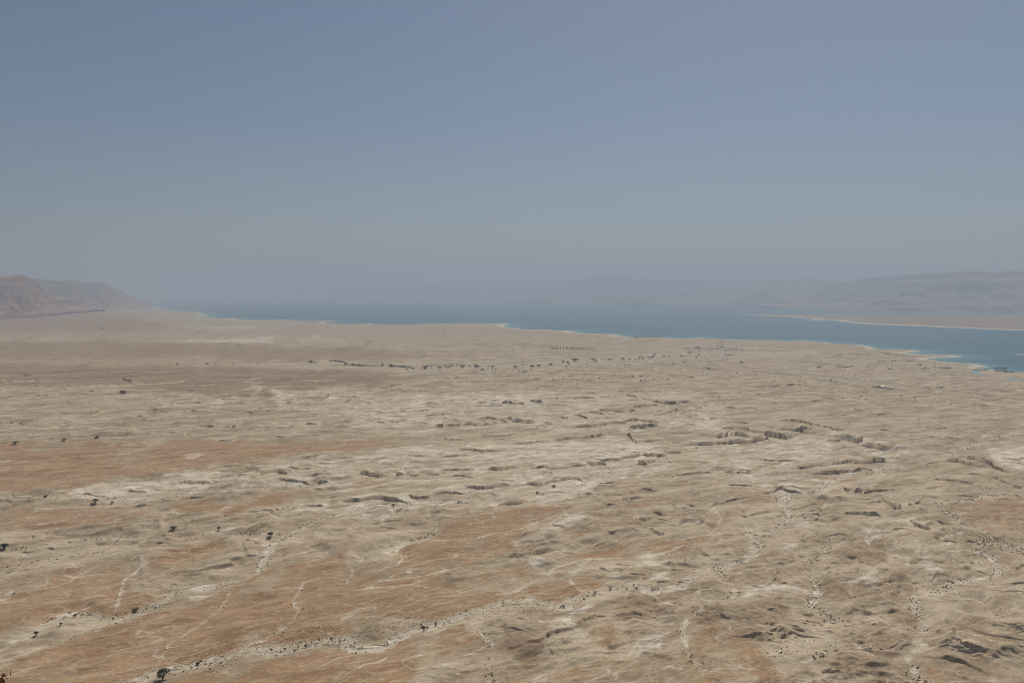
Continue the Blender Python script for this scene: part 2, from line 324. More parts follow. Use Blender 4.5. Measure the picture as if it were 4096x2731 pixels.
# ---- traced scarps: (crop, points from left to right along the top edge, face height in crop pixels)
CL = [
('R3', [(260,1240),(340,1243),(430,1240)],14),('R3',[(470,1238),(560,1236),(640,1228),(740,1228),(830,1225)],16),('R3',[(280,1215),(420,1208),(560,1195),(700,1190),(830,1195)],11),
('R3',[(170,1265),(230,1268),(300,1268)],22),('R3',[(0,1285),(60,1280),(115,1290)],20),('R3',[(970,1170),(1040,1178),(1130,1175),(1240,1180),(1380,1175)],11),('R3',[(1040,1205),(1100,1212),(1160,1225)],20),
('R3',[(1180,1242),(1243,1245)],14),('R3',[(1290,1268),(1380,1272),(1460,1275),(1545,1278)],26),('R3',[(1530,1268),(1600,1268),(1670,1265)],22),('R3',[(1130,1312),(1200,1310),(1300,1298),(1370,1298)],20),
('R3',[(775,1348),(850,1352),(930,1362),(1010,1362),(1080,1355),(1155,1342)],34),('R3',[(570,1390),(640,1400),(715,1422)],24),('R3',[(700,1385),(790,1385),(860,1408)],16),('R3',[(0,1432),(80,1437),(160,1450),(220,1440)],34),
('R3',[(400,1475),(430,1472)],30),('R3',[(510,1492),(600,1490),(700,1485),(800,1478),(860,1468),(940,1458),(1040,1455)],24),('R3',[(1040,1450),(1090,1445),(1180,1443),(1280,1448),(1365,1455)],28),
('R3',[(1060,1505),(1150,1508),(1250,1500),(1380,1488)],24),('R3',[(1290,1410),(1350,1390),(1440,1375)],15),('R3',[(1440,1358),(1540,1345)],20),('R3',[(1490,1335),(1575,1332)],15),
('R3',[(1930,1522),(2000,1525),(2100,1530),(2210,1540),(2330,1542)],24),('R3',[(1960,1490),(2040,1462),(2170,1468)],13),('R3',[(1820,1430),(1885,1432)],18),('R3',[(1640,1330),(1690,1328)],12),
('R3',[(1600,1395),(1680,1400)],25),('R3',[(1700,1242),(1765,1240)],12),('R3',[(2110,1340),(2200,1330),(2280,1350)],9),('R3',[(1940,1322),(2060,1330)],11),('R3',[(430,1410),(520,1425)],14),
('R2',[(2050,1440),(2130,1437),(2220,1437),(2290,1450)],24),('R2',[(2300,1432),(2352,1435)],26),('R2',[(1900,1465),(1960,1462),(2035,1475)],32),('R2',[(1650,1480),(1720,1488),(1780,1480),(1890,1478)],26),
('R2',[(1440,1468),(1520,1468),(1600,1470)],14),('R2',[(1565,1400),(1650,1395),(1740,1385),(1830,1378)],16),('R2',[(1460,1360),(1590,1352)],11),('R2',[(2200,1290),(2280,1285)],30),('R2',[(2260,1275),(2352,1280)],18),
('R2',[(2030,1280),(2110,1280)],12),('R2',[(2100,1478),(2210,1475)],22),('R2',[(1115,1458),(1190,1465)],14),('R2',[(465,1475),(570,1482)],12),('R2',[(205,1472),(290,1475)],10),('R2',[(600,1240),(640,1220),(690,1207)],34),
('R2',[(1000,1280),(1060,1285)],9),('R2',[(1560,1282),(1680,1284)],9),('R2',[(275,1280),(320,1280)],20),('R2',[(1110,1275),(1175,1272)],10),('R2',[(1580,1430),(1650,1428)],10),
('L2',[(640,85),(700,82),(750,85)],13),('L2',[(710,138),(780,142),(860,150),(1000,145)],14),('L2',[(1070,108),(1160,100),(1270,88)],11),('L2',[(1300,78),(1400,72),(1500,62),(1580,52),(1660,30)],17),
('L2',[(1740,8),(1850,10),(1940,5)],13),('L2',[(1735,45),(1760,65),(1790,90)],18),('L2',[(1530,205),(1620,205),(1720,200)],16),('L2',[(1700,195),(1760,185),(1830,170)],15),('L2',[(1830,165),(1900,178),(1980,172)],20),
('L2',[(1980,160),(2077,155)],18),('L2',[(1510,232),(1560,230),(1610,228)],18),('L2',[(590,268),(680,265),(740,268),(820,265)],12),('L2',[(890,255),(960,260),(1010,252),(1080,240)],18),('L2',[(1150,250),(1230,252),(1270,262)],14),
('L2',[(1290,255),(1350,253),(1420,240),(1490,235)],20),('L2',[(1130,350),(1200,350),(1260,338),(1330,320)],20),('L2',[(1310,318),(1400,312),(1480,320)],22),('L2',[(760,372),(850,372),(930,365),(1000,352),(1040,350)],18),
('L2',[(110,275),(180,290),(240,300)],24),('L2',[(330,290),(380,290)],22),('L2',[(420,300),(480,295)],14),('L2',[(560,300),(640,285)],13),
('L2',[(0,435),(100,438),(200,430),(300,432),(410,440)],24),('L2',[(410,420),(490,430),(560,415)],18),('L2',[(560,410),(700,405),(740,410)],13),('L2',[(970,465),(1030,462),(1080,455),(1150,435)],26),
('L2',[(260,578),(330,575),(400,562),(450,545)],12),('L2',[(1810,570),(1870,580)],16),('L2',[(1800,215),(1860,222)],22),('L2',[(600,188),(680,185),(780,175)],11),('L2',[(1620,425),(1700,415),(1780,400)],12),
('L2',[(100,690),(200,665),(330,630)],7),('L2',[(1570,860),(1640,885)],15),('L2',[(1750,890),(1850,900)],13),('L2',[(840,1240),(900,1265),(960,1265)],16),('L2',[(1690,690),(1820,680)],7),('L2',[(1930,650),(1960,645)],22),
('L2',[(1690,620),(1810,650)],8),('L2',[(1640,835),(1760,850)],9),('L2',[(1860,870),(1980,880)],9),
('L3',[(210,70),(280,62),(370,55),(460,68),(540,60)],28),('L3',[(490,35),(560,45),(640,55)],30),('L3',[(560,35),(640,38),(740,30),(790,22)],16),('L3',[(0,105),(120,100),(240,95),(340,90),(460,85)],24),
('L3',[(1055,70),(1110,62)],34),('L3',[(1090,100),(1160,110),(1235,130)],28),('L3',[(700,245),(780,250),(860,240),(920,235),(1000,215),(1100,212),(1160,210)],20),('L3',[(1160,200),(1255,200)],24),
('L3',[(780,278),(880,275),(1000,262),(1080,252),(1150,248)],20),('L3',[(1590,200),(1700,215),(1800,245)],18),('L3',[(1650,195),(1800,215),(1980,278)],20),('L3',[(1730,285),(1850,300),(2000,355),(2077,370)],14),
('L3',[(1530,320),(1650,335),(1770,352)],9),('L3',[(975,365),(1000,385)],20),('L3',[(850,440),(900,415)],24),('L3',[(640,470),(700,490)],20),('L3',[(990,525),(1100,528),(1210,530)],22),
('L3',[(1290,490),(1335,492)],24),('L3',[(1380,470),(1410,475)],16),('L3',[(1390,565),(1430,590),(1470,610),(1520,605)],24),('L3',[(1580,440),(1620,435)],14),('L3',[(1890,432),(2010,440)],14),
('L3',[(240,655),(320,658)],13),('L3',[(345,540),(400,550),(530,515)],15),('L3',[(1590,700),(1660,710)],18),('L3',[(1160,865),(1220,885)],24),('L3',[(1270,800),(1310,815)],14),('L3',[(1480,805),(1540,830),(1600,840)],9),
('L3',[(1260,1020),(1320,1030)],24),('L3',[(1010,1040),(1050,1040)],26),('L3',[(950,1060),(980,1065)],18),('L3',[(1980,840),(2050,860)],36),('L3',[(1860,1010),(1960,1010),(2077,1015)],12),
('L3',[(1645,1205),(1720,1230),(1840,1270),(1930,1290),(2077,1300)],18),('L3',[(1680,1275),(1800,1300),(1900,1335)],11),('L3',[(1060,1185),(1150,1225)],15),('L3',[(1190,1155),(1280,1210)],15),
('L3',[(360,940),(420,970),(500,990)],12),('L3',[(640,910),(700,905)],16),('L3',[(590,960),(640,965)],12),('L3',[(1380,950),(1430,955)],18),('L3',[(860,665),(960,658),(1020,670)],10),('L3',[(120,780),(160,780)],16),
('L3',[(1100,830),(1170,850)],12),('L3',[(980,900),(1030,910)],10),('L3',[(1700,835),(1750,825)],10),('L3',[(880,90),(975,88)],12),('L3',[(0,780),(340,775)],8),('L3',[(280,370),(430,375)],6),('L3',[(700,790),(740,795)],12),
('L3',[(1960,730),(2077,780)],12),('L3',[(1780,890),(1850,895)],9),('L3',[(1540,960),(1600,950)],8),('L3',[(1660,1140),(1700,1150)],8),('L3',[(500,1140),(560,1130)],6),('L3',[(520,1390),(560,1395)],10),
('L1',[(780,390),(850,395),(900,395)],13),('L1',[(1090,345),(1160,340),(1250,345)],9),('L1',[(1000,310),(1110,295)],11),('L1',[(1590,275),(1650,268),(1760,275)],22),('L1',[(1760,265),(1900,258)],9),('L1',[(1690,320),(1780,330),(1880,350)],14),
('L1',[(520,405),(640,420)],9),('L1',[(1500,780),(1570,770)],18),('L1',[(1490,700),(1580,710)],15),('L1',[(1845,490),(1970,488)],13),('L1',[(440,1140),(530,1130),(590,1150)],11),('L1',[(1020,630),(1090,625)],10),
('L1',[(1750,1090),(1880,1040)],10),('L1',[(1320,90),(1420,92)],9),('L1',[(1050,350),(1300,340)],8),('L1',[(1760,770),(1850,755)],9),
('R1',[(0,1455),(100,1460),(230,1465)],22),('R1',[(-200,1515),(100,1515)],11),('R1',[(1460,1555),(1600,1552)],9),('R1',[(1750,1350),(1880,1355)],11),('R1',[(2060,1500),(2180,1498)],18),('R1',[(1100,1180),(1160,1182)],16),
('R2',[(0,922),(200,924),(400,916),(560,915)],7),('R2',[(560,905),(640,893),(700,890),(800,900),(840,920),(980,936),(1200,938),(1450,955)],18),('R1',[(2240,925),(2352,922)],6),('R1',[(1700,860),(1950,858)],7),
('R4',[(720,1440),(800,1450)],8),('R4',[(660,1395),(760,1395)],9),('R4',[(100,1430),(200,1438),(330,1450),(420,1480),(540,1500),(620,1520),(700,1515)],20),('R4',[(400,1260),(500,1262)],16),
('R4',[(500,845),(700,838),(950,842)],6),('R4',[(1030,825),(1170,835)],9),('R4',[(1000,903),(1200,900),(1350,902)],8),('R3',[(2352,800),(2300,770)],0)]
GAP = np.gradient(rows)[:, None]*np.ones((1, NC))
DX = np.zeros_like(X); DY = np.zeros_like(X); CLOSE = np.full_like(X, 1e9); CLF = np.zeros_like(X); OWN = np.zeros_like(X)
def add_cliff(c, pts, hp, fresh=False):
    if hp <= 0: return
    if c != 'W': P = px(c, pts); s = CR[c][2]; x0, y0, z0 = ground_px(*P[len(P)//2])
    h = hp if c == 'W' else max(hp*s*math.hypot(x0, y0)/F*1.3*(1 if y0 > 1250 else .40+.60*max(y0-750, 0)/500), 1.2)
    W = np.array(pts) if c == 'W' else smooth_line(world_line(P, h*0.75), 4)
    Wd = max(60, 7*h) if c != 'W' else 3.5*h+5
    r = line_fields(W, Wd*3.2, warp=min(1.0, 0.25+h/14), vec=True)
    if r is None: return
    rg, D, S, A, L, EX, EY = r
    tap = np.minimum(A, L-A)/max(min(L*0.18, 28), 1); tap = np.clip(tap, 0, 1)**.5
    s_ = D*S
    hv = h*tap*(0.85+0.30*perlin(X[rg]/45, Y[rg]/45))
    back = np.exp(-np.maximum(s_, 0)/Wd)
    front = 0.20*np.exp(s_/(1.6*h))
    prof = np.where(s_ >= 0, back, front)
    endf = np.where((A < 1e-3) | (A > L-1e-3), 0, 1)
    # calm the random relief around the edge, then raise the shelf behind it
    Z[rg] = Z[rg]+hv*prof*endf
    g = np.maximum(GAP[rg], 1.2)*1.1
    if fresh:
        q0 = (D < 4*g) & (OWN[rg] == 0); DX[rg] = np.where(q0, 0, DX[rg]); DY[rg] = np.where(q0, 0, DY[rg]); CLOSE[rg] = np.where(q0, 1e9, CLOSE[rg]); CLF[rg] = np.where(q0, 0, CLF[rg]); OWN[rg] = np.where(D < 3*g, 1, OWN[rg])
    m = (D < 2.6*g) & (D < CLOSE[rg]) & (endf > 0) & (tap > .2)
    tgt = np.where(D < g, .12*D+.15, np.interp(D/g, [1, 2.6], [.12, 2.6])*g)
    k = np.where(m, (tgt-D)/np.maximum(D, .05), 0)
    DX[rg] = np.where(m, EX*k, DX[rg]); DY[rg] = np.where(m, EY*k, DY[rg]); CLOSE[rg] = np.where(m, D, CLOSE[rg])
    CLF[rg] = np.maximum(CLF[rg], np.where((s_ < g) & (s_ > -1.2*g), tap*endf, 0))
XR = np.random.default_rng(99); EXTRA = []
for k in range(60):
    u0 = XR.uniform(250, 4050); v0 = 1590+XR.beta(1.3, 1.5)*470
    if u0 < 1200 and XR.random() < .55: continue
    sl_ = np.interp(u0, [0, 1500, 2700, 3300, 4100], [-.05, -.12, -.08, .08, .2])+XR.normal(0, .05)
    L = XR.uniform(50, 230)*(v0-1180)/700; n_ = max(3, int(L/35)); us = u0+np.linspace(-.5, .5, n_)*L; vs = v0+(us-u0)*sl_+np.cumsum(XR.normal(0, 3.0, n_))
    EXTRA.append(('P', list(zip(us, vs)), XR.uniform(3, 8)*(v0-1180)/600))
for k in range(40):
    u0 = XR.uniform(2300, 4300); v0 = 2020+XR.random()*720
    if u0 < 2700 and XR.random() < .6: continue
    sl_ = XR.normal(.12, .3); L = XR.uniform(30, 130); n_ = max(3, int(L/22)); us = u0+np.linspace(-.5, .5, n_)*L; vs = v0+(us-u0)*sl_+np.cumsum(XR.normal(0, 5.0, n_))
    EXTRA.append(('P', list(zip(us, vs)), XR.uniform(3, 6.5)))
for k in range(60):
    u0 = XR.uniform(50, 2300); v0 = 2000+XR.random()*500
    sl_ = XR.normal(-.12, .15); L = XR.uniform(40, 130); n_ = max(3, int(L/22)); us = u0+np.linspace(-.5, .5, n_)*L; vs = v0+(us-u0)*sl_+np.cumsum(XR.normal(0, 4.0, n_))
    EXTRA.append(('P', list(zip(us, vs)), XR.uniform(3, 8)))
def red_at(u, v):
    x, y, z = ground_px(u, v); r = min(max(np.searchsorted(rows, y), 0), NR-1); c_ = int(np.clip((x/y-T[0])/(T[1]-T[0]), 0, NC-1)); return RED[r, c_]
# sinuous ledges that follow the contours of a smooth field, so that neighbours run parallel like bedding
def fld(x, y, right_):
    if right_: return perlin((x+20*perlin(x/70, y/70))/125+3.3, (y+20*perlin(x/70+9, y/70))/85+8.1)
    a_, c_ = x*ca+y*sa, -x*sa+y*ca; return perlin(a_/330+1.7, c_/95+4.2)+.3*perlin(a_/120, c_/60+7)
def ledges(n, umin, umax, vmin, vmax, right_, hmin, hmax, lmax, bias=1.0):
    u = XR.uniform(umin, umax, n); v = vmin+(vmax-vmin)*XR.random(n)**bias
    st0 = np.array([ground_px(a, b)[:2] for a, b in zip(u, v)])
    def step(p, sgn, k, sz):
        out = [p.copy()]; alive = np.ones(n, bool)
        for _ in range(k):
            e_ = 2.0; gx = fld(p[:, 0]+e_, p[:, 1], right_)-fld(p[:, 0]-e_, p[:, 1], right_); gy = fld(p[:, 0], p[:, 1]+e_, right_)-fld(p[:, 0], p[:, 1]-e_, right_)
            m_ = np.maximum(np.hypot(gx, gy), 1e-6); d = np.stack([gy/m_, -gx/m_], 1); alive &= d[:, 0] > .12
            p = p+d*sz[:, None]*sgn*alive[:, None]; out.append(p.copy())
        return out
    sz = np.hypot(st0[:, 0], st0[:, 1])*.0045+2
    kk = int(lmax); fw = step(st0, 1, kk, sz); bw = step(st0, -1, kk, sz); L_ = XR.integers(3, kk+1, n); M_ = XR.integers(2, kk+1, n)
    for i in range(n):
        P_ = [bw[j][i] for j in range(M_[i], 0, -1)]+[fw[j][i] for j in range(0, L_[i]+1)]
        Q_ = [P_[0]]
        for p in P_[1:]:
            if np.hypot(*(p-Q_[-1])) > .5: Q_.append(p)
        if len(Q_) < 4: continue
        m_ = Q_[len(Q_)//2]; r = min(max(np.searchsorted(rows, m_[1]), 0), NR-1); c_ = int(np.clip((m_[0]/m_[1]-T[0])/(T[1]-T[0]), 0, NC-1))
        if RED[r, c_] > .35 or WASH[r, c_] > .3: continue
        add_cliff('W', Q_, XR.uniform(hmin, hmax))
ledges(380, 600, 4400, 1580, 2060, False, 1.5, 3.6, 9)
ledges(420, 2350, 4500, 1990, 2760, True, .9, 2.4, 12)
ledges(110, -100, 2350, 2000, 2700, False, .8, 2.2, 8)
ledges(90, -200, 4300, 1500, 1600, False, 3, 6, 8)
for e_ in EXTRA:
    m_ = e_[1][len(e_[1])//2]
    if red_at(*m_) < .35: add_cliff(*e_)
# the ground near the traced scarps is calm, the scarps themselves carry the relief
for c, pts, hp in CL:
    if hp <= 8: continue
    P = np.array(px(c, pts)); r = 14+hp*.9
    m = (U > P[:, 0].min()-r*2) & (U < P[:, 0].max()+r*2) & (V > P[:, 1].min()-r*1.4) & (V < P[:, 1].max()+r*1.6)
    if not m.any(): continue
    d = np.full(m.sum(), 1e9)
    for p0, p1 in zip(P[:-1], P[1:]): d = np.minimum(d, seg_dist(U[m], V[m], p0, p1))
    f = .75*(1-sstep(r*.5, r*1.5, d)); Z[m] = Z[m]*(1-f)+(B[m])*f
for c in CL: add_cliff(*c, fresh=True)
# the near badlands stay low: no mound stands much above the plain
lw = 1-sstep(950, 1250, Y); dz_ = Z-B; Z = B+dz_*(1-lw)+9.0*np.tanh(dz_/9.0)*lw

# ---- traced stream beds: (crop, points, width m, depth m, pale, shrubs per 10 m)
WD = [
('P',[p for p in px('L1',[(740,1640),(800,1560),(950,1500),(1200,1440),(1400,1390),(1550,1370),(1700,1370),(1900,1320),(2077,1290)])]+px('L2',[(60,1340),(150,1350),(280,1335),(400,1260),(560,1205),(700,1160),(830,1120),(960,1075),(1150,1060),(1280,1085),(1360,1095),(1385,1060),(1460,1030),(1580,1000),(1700,980),(1800,965),(1900,995),(2077,960)])+px('L3',[(100,880),(200,858),(340,830),(410,800),(440,740),(480,720),(410,670),(430,650),(540,640),(600,610),(650,560),(640,500),(600,450),(650,430),(740,425),(840,410),(870,350),(950,320),(1050,290),(1190,295),(1220,260),(1340,245)]),9,3.0,1,5),
('P',px('L1',[(-200,1420),(0,1340),(130,1290),(300,1200),(400,1150),(520,1150),(620,1165),(750,1160),(830,1125),(960,1080),(1080,1010),(1200,985),(1400,945),(1560,890),(1600,830),(1640,760),(1700,690),(1800,630),(1950,570),(2077,535)])+px('L2',[(100,505),(200,480),(350,475),(500,465),(700,470),(900,475)]),7,2.4,.9,4.5),
('L1',[(-100,1520),(180,1370),(400,1290),(650,1210),(860,1190)],2.5,.8,.5,1.6),('L1',[(200,745),(400,720),(560,690),(740,680),(900,670),(1000,640),(1070,650),(1150,690),(1260,640),(1400,660),(1620,665)],4,1.5,.6,4),
('L1',[(-100,780),(150,750),(200,745)],4,1,.5,3),('L1',[(-60,860),(200,820),(350,810),(500,780),(620,760),(740,690)],4,1.2,.5,3),('L1',[(-100,1040),(100,1010),(230,980),(310,930)],4,1,.5,1.5),
('L1',[(-300,440),(0,430),(150,425),(300,430),(420,430),(560,430),(700,440),(900,440),(1000,430),(1100,420),(1200,400),(1500,390),(1700,370),(1870,375)],7,1.5,.7,2.5),
('L1',[(-300,130),(0,112),(200,97),(400,88),(600,76),(900,66),(1300,40),(1700,28),(2077,20)],6,1.2,.6,2.5),('L1',[(-200,250),(200,210),(500,180),(900,170)],3,.6,.4,.8),('L1',[(1200,270),(1500,210),(1800,170),(2077,150)],3,.8,.4,1.5),
('L1',[(900,1500),(980,1400),(1040,1320),(1140,1250),(1250,1180),(1340,1100),(1420,1010)],3,.6,.6,1.2),('L1',[(1430,1400),(1500,1330),(1620,1290),(1750,1200),(1820,1120),(1790,1060),(1850,960)],4,.7,.7,1),
('L1',[(0,640),(200,650),(400,690)],4,.8,.5,1),('L1',[(700,1130),(740,1000),(760,930),(870,850)],2.5,.5,.7,.2),('L1',[(0,1050),(200,1000),(400,950),(550,870),(700,830)],2.5,.5,.6,.2),('L1',[(980,900),(1100,820),(1250,770)],2,.5,.6,.2),
('R1',[(1700,1380),(2000,1370),(2352,1350)],3,.8,.4,3),('R1',[(1600,1450),(1900,1440),(2352,1400)],3,.8,.4,3),('R1',[(0,1480),(600,1480),(1200,1465),(1600,1445)],3,.8,.4,2),
('R2',[(1150,1355),(1300,1345),(1450,1330),(1600,1325),(2000,1315),(2352,1320)],4,.8,.4,3.5),('R3',[(0,1330),(200,1320),(400,1305),(560,1275),(800,1240),(1000,1215),(1450,1205),(1800,1195),(2100,1195),(2352,1245)],4,.8,.4,3),
('R2',[(860,1148),(1000,1150),(1300,1160),(1700,1185),(2000,1180),(2200,1165)],3,.5,.3,2.5),('R2',[(1520,1105),(1750,1130),(2000,1140),(2352,1145)],3,.5,.3,2.5),('R4',[(0,1245),(500,1245),(1000,1243),(1500,1275),(1900,1305),(2352,1330)],6,1,.6,3),
('R3',[(1450,1440),(1550,1420),(1700,1330),(1850,1290),(2000,1260),(2100,1255)],14,1.5,.5,4),('R3',[(0,1508),(200,1512),(400,1500),(600,1530),(900,1520)],4,1,.4,3),('R4',[(0,980),(150,968),(400,975)],6,.5,.4,2),
('L3',[(200,858),(230,900),(300,960),(320,1020),(260,1060),(180,1060),(100,1120),(20,1180),(10,1280),(40,1400),(130,1480)],4,1.6,.8,5),
('L3',[(1030,690),(960,720),(880,740),(860,790),(760,830),(720,850),(770,900),(810,970),(820,1020),(790,1080),(830,1130),(920,1150),(930,1190),(820,1200),(810,1240),(900,1290),(910,1350),(860,1380),(780,1400)],4.5,2,.9,6),
('L3',[(2200,800),(2077,770),(1950,720),(1850,660),(1800,620),(1700,580),(1620,540),(1560,470),(1540,450),(1640,455),(1800,440),(1900,420),(2077,425)],6,1.5,.6,6),('L3',[(1780,640),(1810,720),(1795,800),(1780,860)],5,1.2,.5,5),
('L3',[(1740,760),(1820,770),(1890,820),(1910,880),(1880,930),(1700,940),(1640,960),(1590,990),(1470,1010),(1420,1060),(1430,1130),(1480,1200),(1450,1250),(1430,1300),(1470,1340),(1400,1390),(1370,1430),(1400,1490),(1440,1580)],6,2.2,1,6),
('L3',[(1590,180),(1650,150),(1800,110),(1900,60),(2077,45),(2300,50)],22,2,.7,2.5),('L3',[(520,1400),(600,1370),(700,1360),(780,1350),(740,1310),(800,1300),(900,1310)],3,1,.9,3),('L3',[(1640,960),(1690,1040),(1800,1060),(1900,1180)],2.5,.8,.6,.5),
('L3',[(1320,1160),(1380,1240),(1420,1250),(1460,1230)],2.5,.8,.7,1),('L3',[(1150,640),(1110,690),(1200,760),(1350,800),(1370,870)],2.5,.5,.7,.3),('L3',[(1400,480),(1500,500),(1510,530),(1400,540),(1250,560),(1150,600)],3,.4,.8,.2),
('L3',[(200,640),(230,560),(200,490),(330,480),(420,480)],2.5,.6,.8,.3),('L3',[(0,690),(150,660),(350,640),(420,650)],3,.6,.8,.5),('L3',[(250,1300),(200,1270),(290,1230),(240,1180)],2.5,.6,.9,.2),('L3',[(660,1180),(680,1120),(600,1090)],2,.5,.8,.2),
('L3',[(600,1568),(640,1500),(580,1460),(700,1420),(850,1390),(930,1340)],3,.9,.9,2),('L3',[(700,640),(800,660),(900,690),(1000,690)],3,.7,.5,3),('L3',[(830,560),(860,520),(880,480)],3,.7,.5,3),
('L3',[(1370,1430),(1200,1400),(1100,1380),(1050,1330)],2.5,.6,.7,.5),('L3',[(1500,1040),(1600,1090),(1750,1150),(1950,1130)],2.5,.8,.6,.5),
('L2',[(520,500),(545,560),(585,590),(550,660),(450,690),(350,720),(200,760),(130,790),(60,900),(30,960)],4,2.4,.6,3.5),('L2',[(840,1240),(880,1300),(920,1350),(900,1420),(900,1500),(880,1600)],4,1.6,.8,4),('L2',[(670,1400),(750,1385),(850,1370),(910,1370)],3,1,.7,3),
('L2',[(1270,900),(1300,860),(1400,830),(1470,810),(1600,800),(1900,780),(2077,720)],4,.6,1,.3),('L2',[(950,1020),(1050,1000),(1150,950),(1270,930),(1400,900),(1450,850),(1500,800)],5,.6,1,.2),('L2',[(1480,1040),(1510,1080),(1440,1130),(1400,1140)],6,.8,1,0),
('L2',[(620,700),(800,690),(940,650),(1100,620),(1250,560),(1360,540),(1500,520),(1700,500)],3.5,.8,.7,.8),('L2',[(230,950),(350,930),(560,900),(760,850),(950,850),(1060,820)],2.5,.5,.8,.2),('L2',[(340,860),(370,800),(330,760),(400,720),(620,700)],2.5,.5,.8,.2),
('L2',[(520,500),(600,480),(700,520)],2.5,.6,.6,.5),('L2',[(0,1020),(200,980),(400,960),(560,980),(700,1000)],2.5,.4,.7,0),('L2',[(1270,1140),(1100,1150),(950,1120),(800,1180)],3,.5,.6,.5),('L2',[(1390,850),(1400,950),(1480,1010)],3,.5,.8,0),
('L2',[(1180,470),(1350,500),(1370,560),(1480,540)],2.5,.6,.6,1),('L2',[(980,650),(1040,690),(1070,740)],3,.5,.7,0),('L2',[(2077,1080),(1950,1060),(1880,1000)],2.5,.7,.6,1),('L2',[(1660,1180),(1640,1120),(1560,1080)],2,.6,.5,.5),
('L2',[(0,545),(100,505)],4,1,.6,3),('L2',[(1180,400),(1230,440),(1100,450),(880,500)],3,.6,.7,.6),('L2',[(1370,460),(1400,400),(1500,340),(1620,300),(1640,260),(1750,255)],3.5,1,.5,2.5),
('L2',[(820,1480),(760,1420),(700,1500)],2,.4,.8,0),('L2',[(1500,1325),(1440,1240),(1380,1190)],2,.5,.6,0),('L2',[(1820,1520),(1900,1470),(2077,1480)],3,.6,.7,1)]
PALE = np.zeros_like(X); GREY = np.zeros_like(X)
wadis = []
for c, pts, wd, dp, pale, sh in WD:
    P = px(c, pts) if c != 'P' else pts
    W = smooth_line(world_line(P), 6); wd = wd*.72
    W[1:-1] += rng.normal(0, wd*0.25, W[1:-1].shape)
    r = line_fields(W, wd*6+20, warp=.35)
    wadis.append((W, wd, sh))
    if r is None: continue
    rg, D, S, A, L = r
    ww = wd*(0.75+.5*perlin(X[rg]/30, Y[rg]/30)+np.minimum(A, 80)/400)
    e = D/ww
    f = 1-sstep(.35, .75, e)
    valley = np.exp(-(D/(wd*2.0+6))**2)
    # the bed is cut below the surrounding ground and smoothed
    flat = .88*np.exp(-(D/(wd*2.2+9))**2)*(.4+.6*sstep(0, 60, np.minimum(A, L-A)))
    Z[rg] = Z[rg]*(1-flat)+(B[rg]-1.5)*flat-dp*0.45*valley-dp*.2*f
    GREY[rg] = np.maximum(GREY[rg], f*pale*(.6 if wd > 5 else .3))
    PALE[rg] = np.maximum(PALE[rg], (1-sstep(.4, 1.9, e+.35*perlin(X[rg]/9, Y[rg]/9)))*pale*.9)
# braided rills on the gravel sheets
a1 = (along+wq*.7)/150; c1 = (across+wr*.5)/26
r1 = np.abs(perlin(a1+perlin(xN/40, yN/40)*.35, c1)); r2 = np.abs(perlin(a1*1.9+4, c1*1.8+9+perlin(xN/30, yN/30)*.5)); r3 = np.abs(perlin(xN/60+wq/25, yN/30+wr/25+3))
wnet = 1+.4*perlin(xN/90, yN/90)
net = np.maximum.reduce([1-sstep(.015, .085*wnet, r1), .75*(1-sstep(.015, .07, r2)), .6*(1-sstep(.01, .06, r3))])*(0.45+.55*sstep(-.2, .3, perlin(xN/200+7, yN/140)))
RILL = np.zeros_like(X); RILL[yn] = net*(1-sstep(1500, 3500, yN)*.6)
Z[yn] -= net*0.10*fadeto(700, 1300)*RED[yn]

# slope dependent colour: steep marl faces stay bare
gy = np.gradient(Z, axis=0)/np.gradient(Y, axis=0); 
STEEP = sstep(.35, 1.2, np.abs(gy))
# white salt along the shore
salt = np.zeros_like(X)
fr2 = slice(kfar, NR)
sn = fbm(X[fr2]/260, Y[fr2]/130, 3, 51)
salt[fr2] = (1-sstep(8+30*np.clip(sn+.2, 0, 1), 40+Y[fr2]*.010*np.clip(1+1.8*sn, .1, 3), SD[fr2]))*sstep(-60, 0, SD[fr2])
PONDS = [('K', [(1120, 480), (1160, 462), (1230, 462), (1290, 476), (1240, 490), (1240, 520), (1290, 548), (1380, 572), (1480, 596), (1400, 592), (1280, 575), (1170, 542), (1120, 510)]),
         ('K', [(1880, 668), (1960, 660), (2080, 664), (2160, 684), (2352, 735), (2352, 752), (2200, 715), (2040, 690), (1930, 680)])]
POND_Z = []
for c, pts in PONDS:
    P = px(c, pts); u0, v0 = np.mean(P, axis=0); zc = ground_px(u0, v0)[2]; POND_Z.append(zc)
    Wp = np.array([hit(u, v, zc-.6) for u, v in P]); rg = region(Wp[:, 0].min()-150, Wp[:, 0].max()+150, Wp[:, 1].min()-250, Wp[:, 1].max()+250)
    s_ = poly_sd(X[rg], Y[rg], Wp); Z[rg] = np.where(s_ > -25, zc-1.6+1.9*sstep(2, -22, s_)*0+np.where(s_ < 0, np.minimum(-s_/8, 1.9), 0), Z[rg]*(1-sstep(-140, -25, s_))+(zc+.3)*sstep(-140, -25, s_))
streak = fbm((X*ca+Y*sa)/(90+Y*.12), (-X*sa+Y*ca)/(11+Y*.022), 4, 61, .6)
streak2 = fbm(X/(60+Y*.14), Y/(8+Y*.03), 4, 62, .6)
blot = fbm(X/(40+.03*Y), Y/(40+.05*Y), 4, 63, .6)
R_ = np.clip(RED*(1-.65*RILL)*(1+.45*streak)-.45*sstep(.05, .4, blot)*RED, 0, 1)
patch = sstep(.05, .45, fbm(X/170, Y/110, 4, 64, .55))*sstep(1580, 2100, V)*.5*(1-RED)
R_ = np.clip(np.maximum(R_, patch*.55), 0, 1)*(1-.7*PALE)
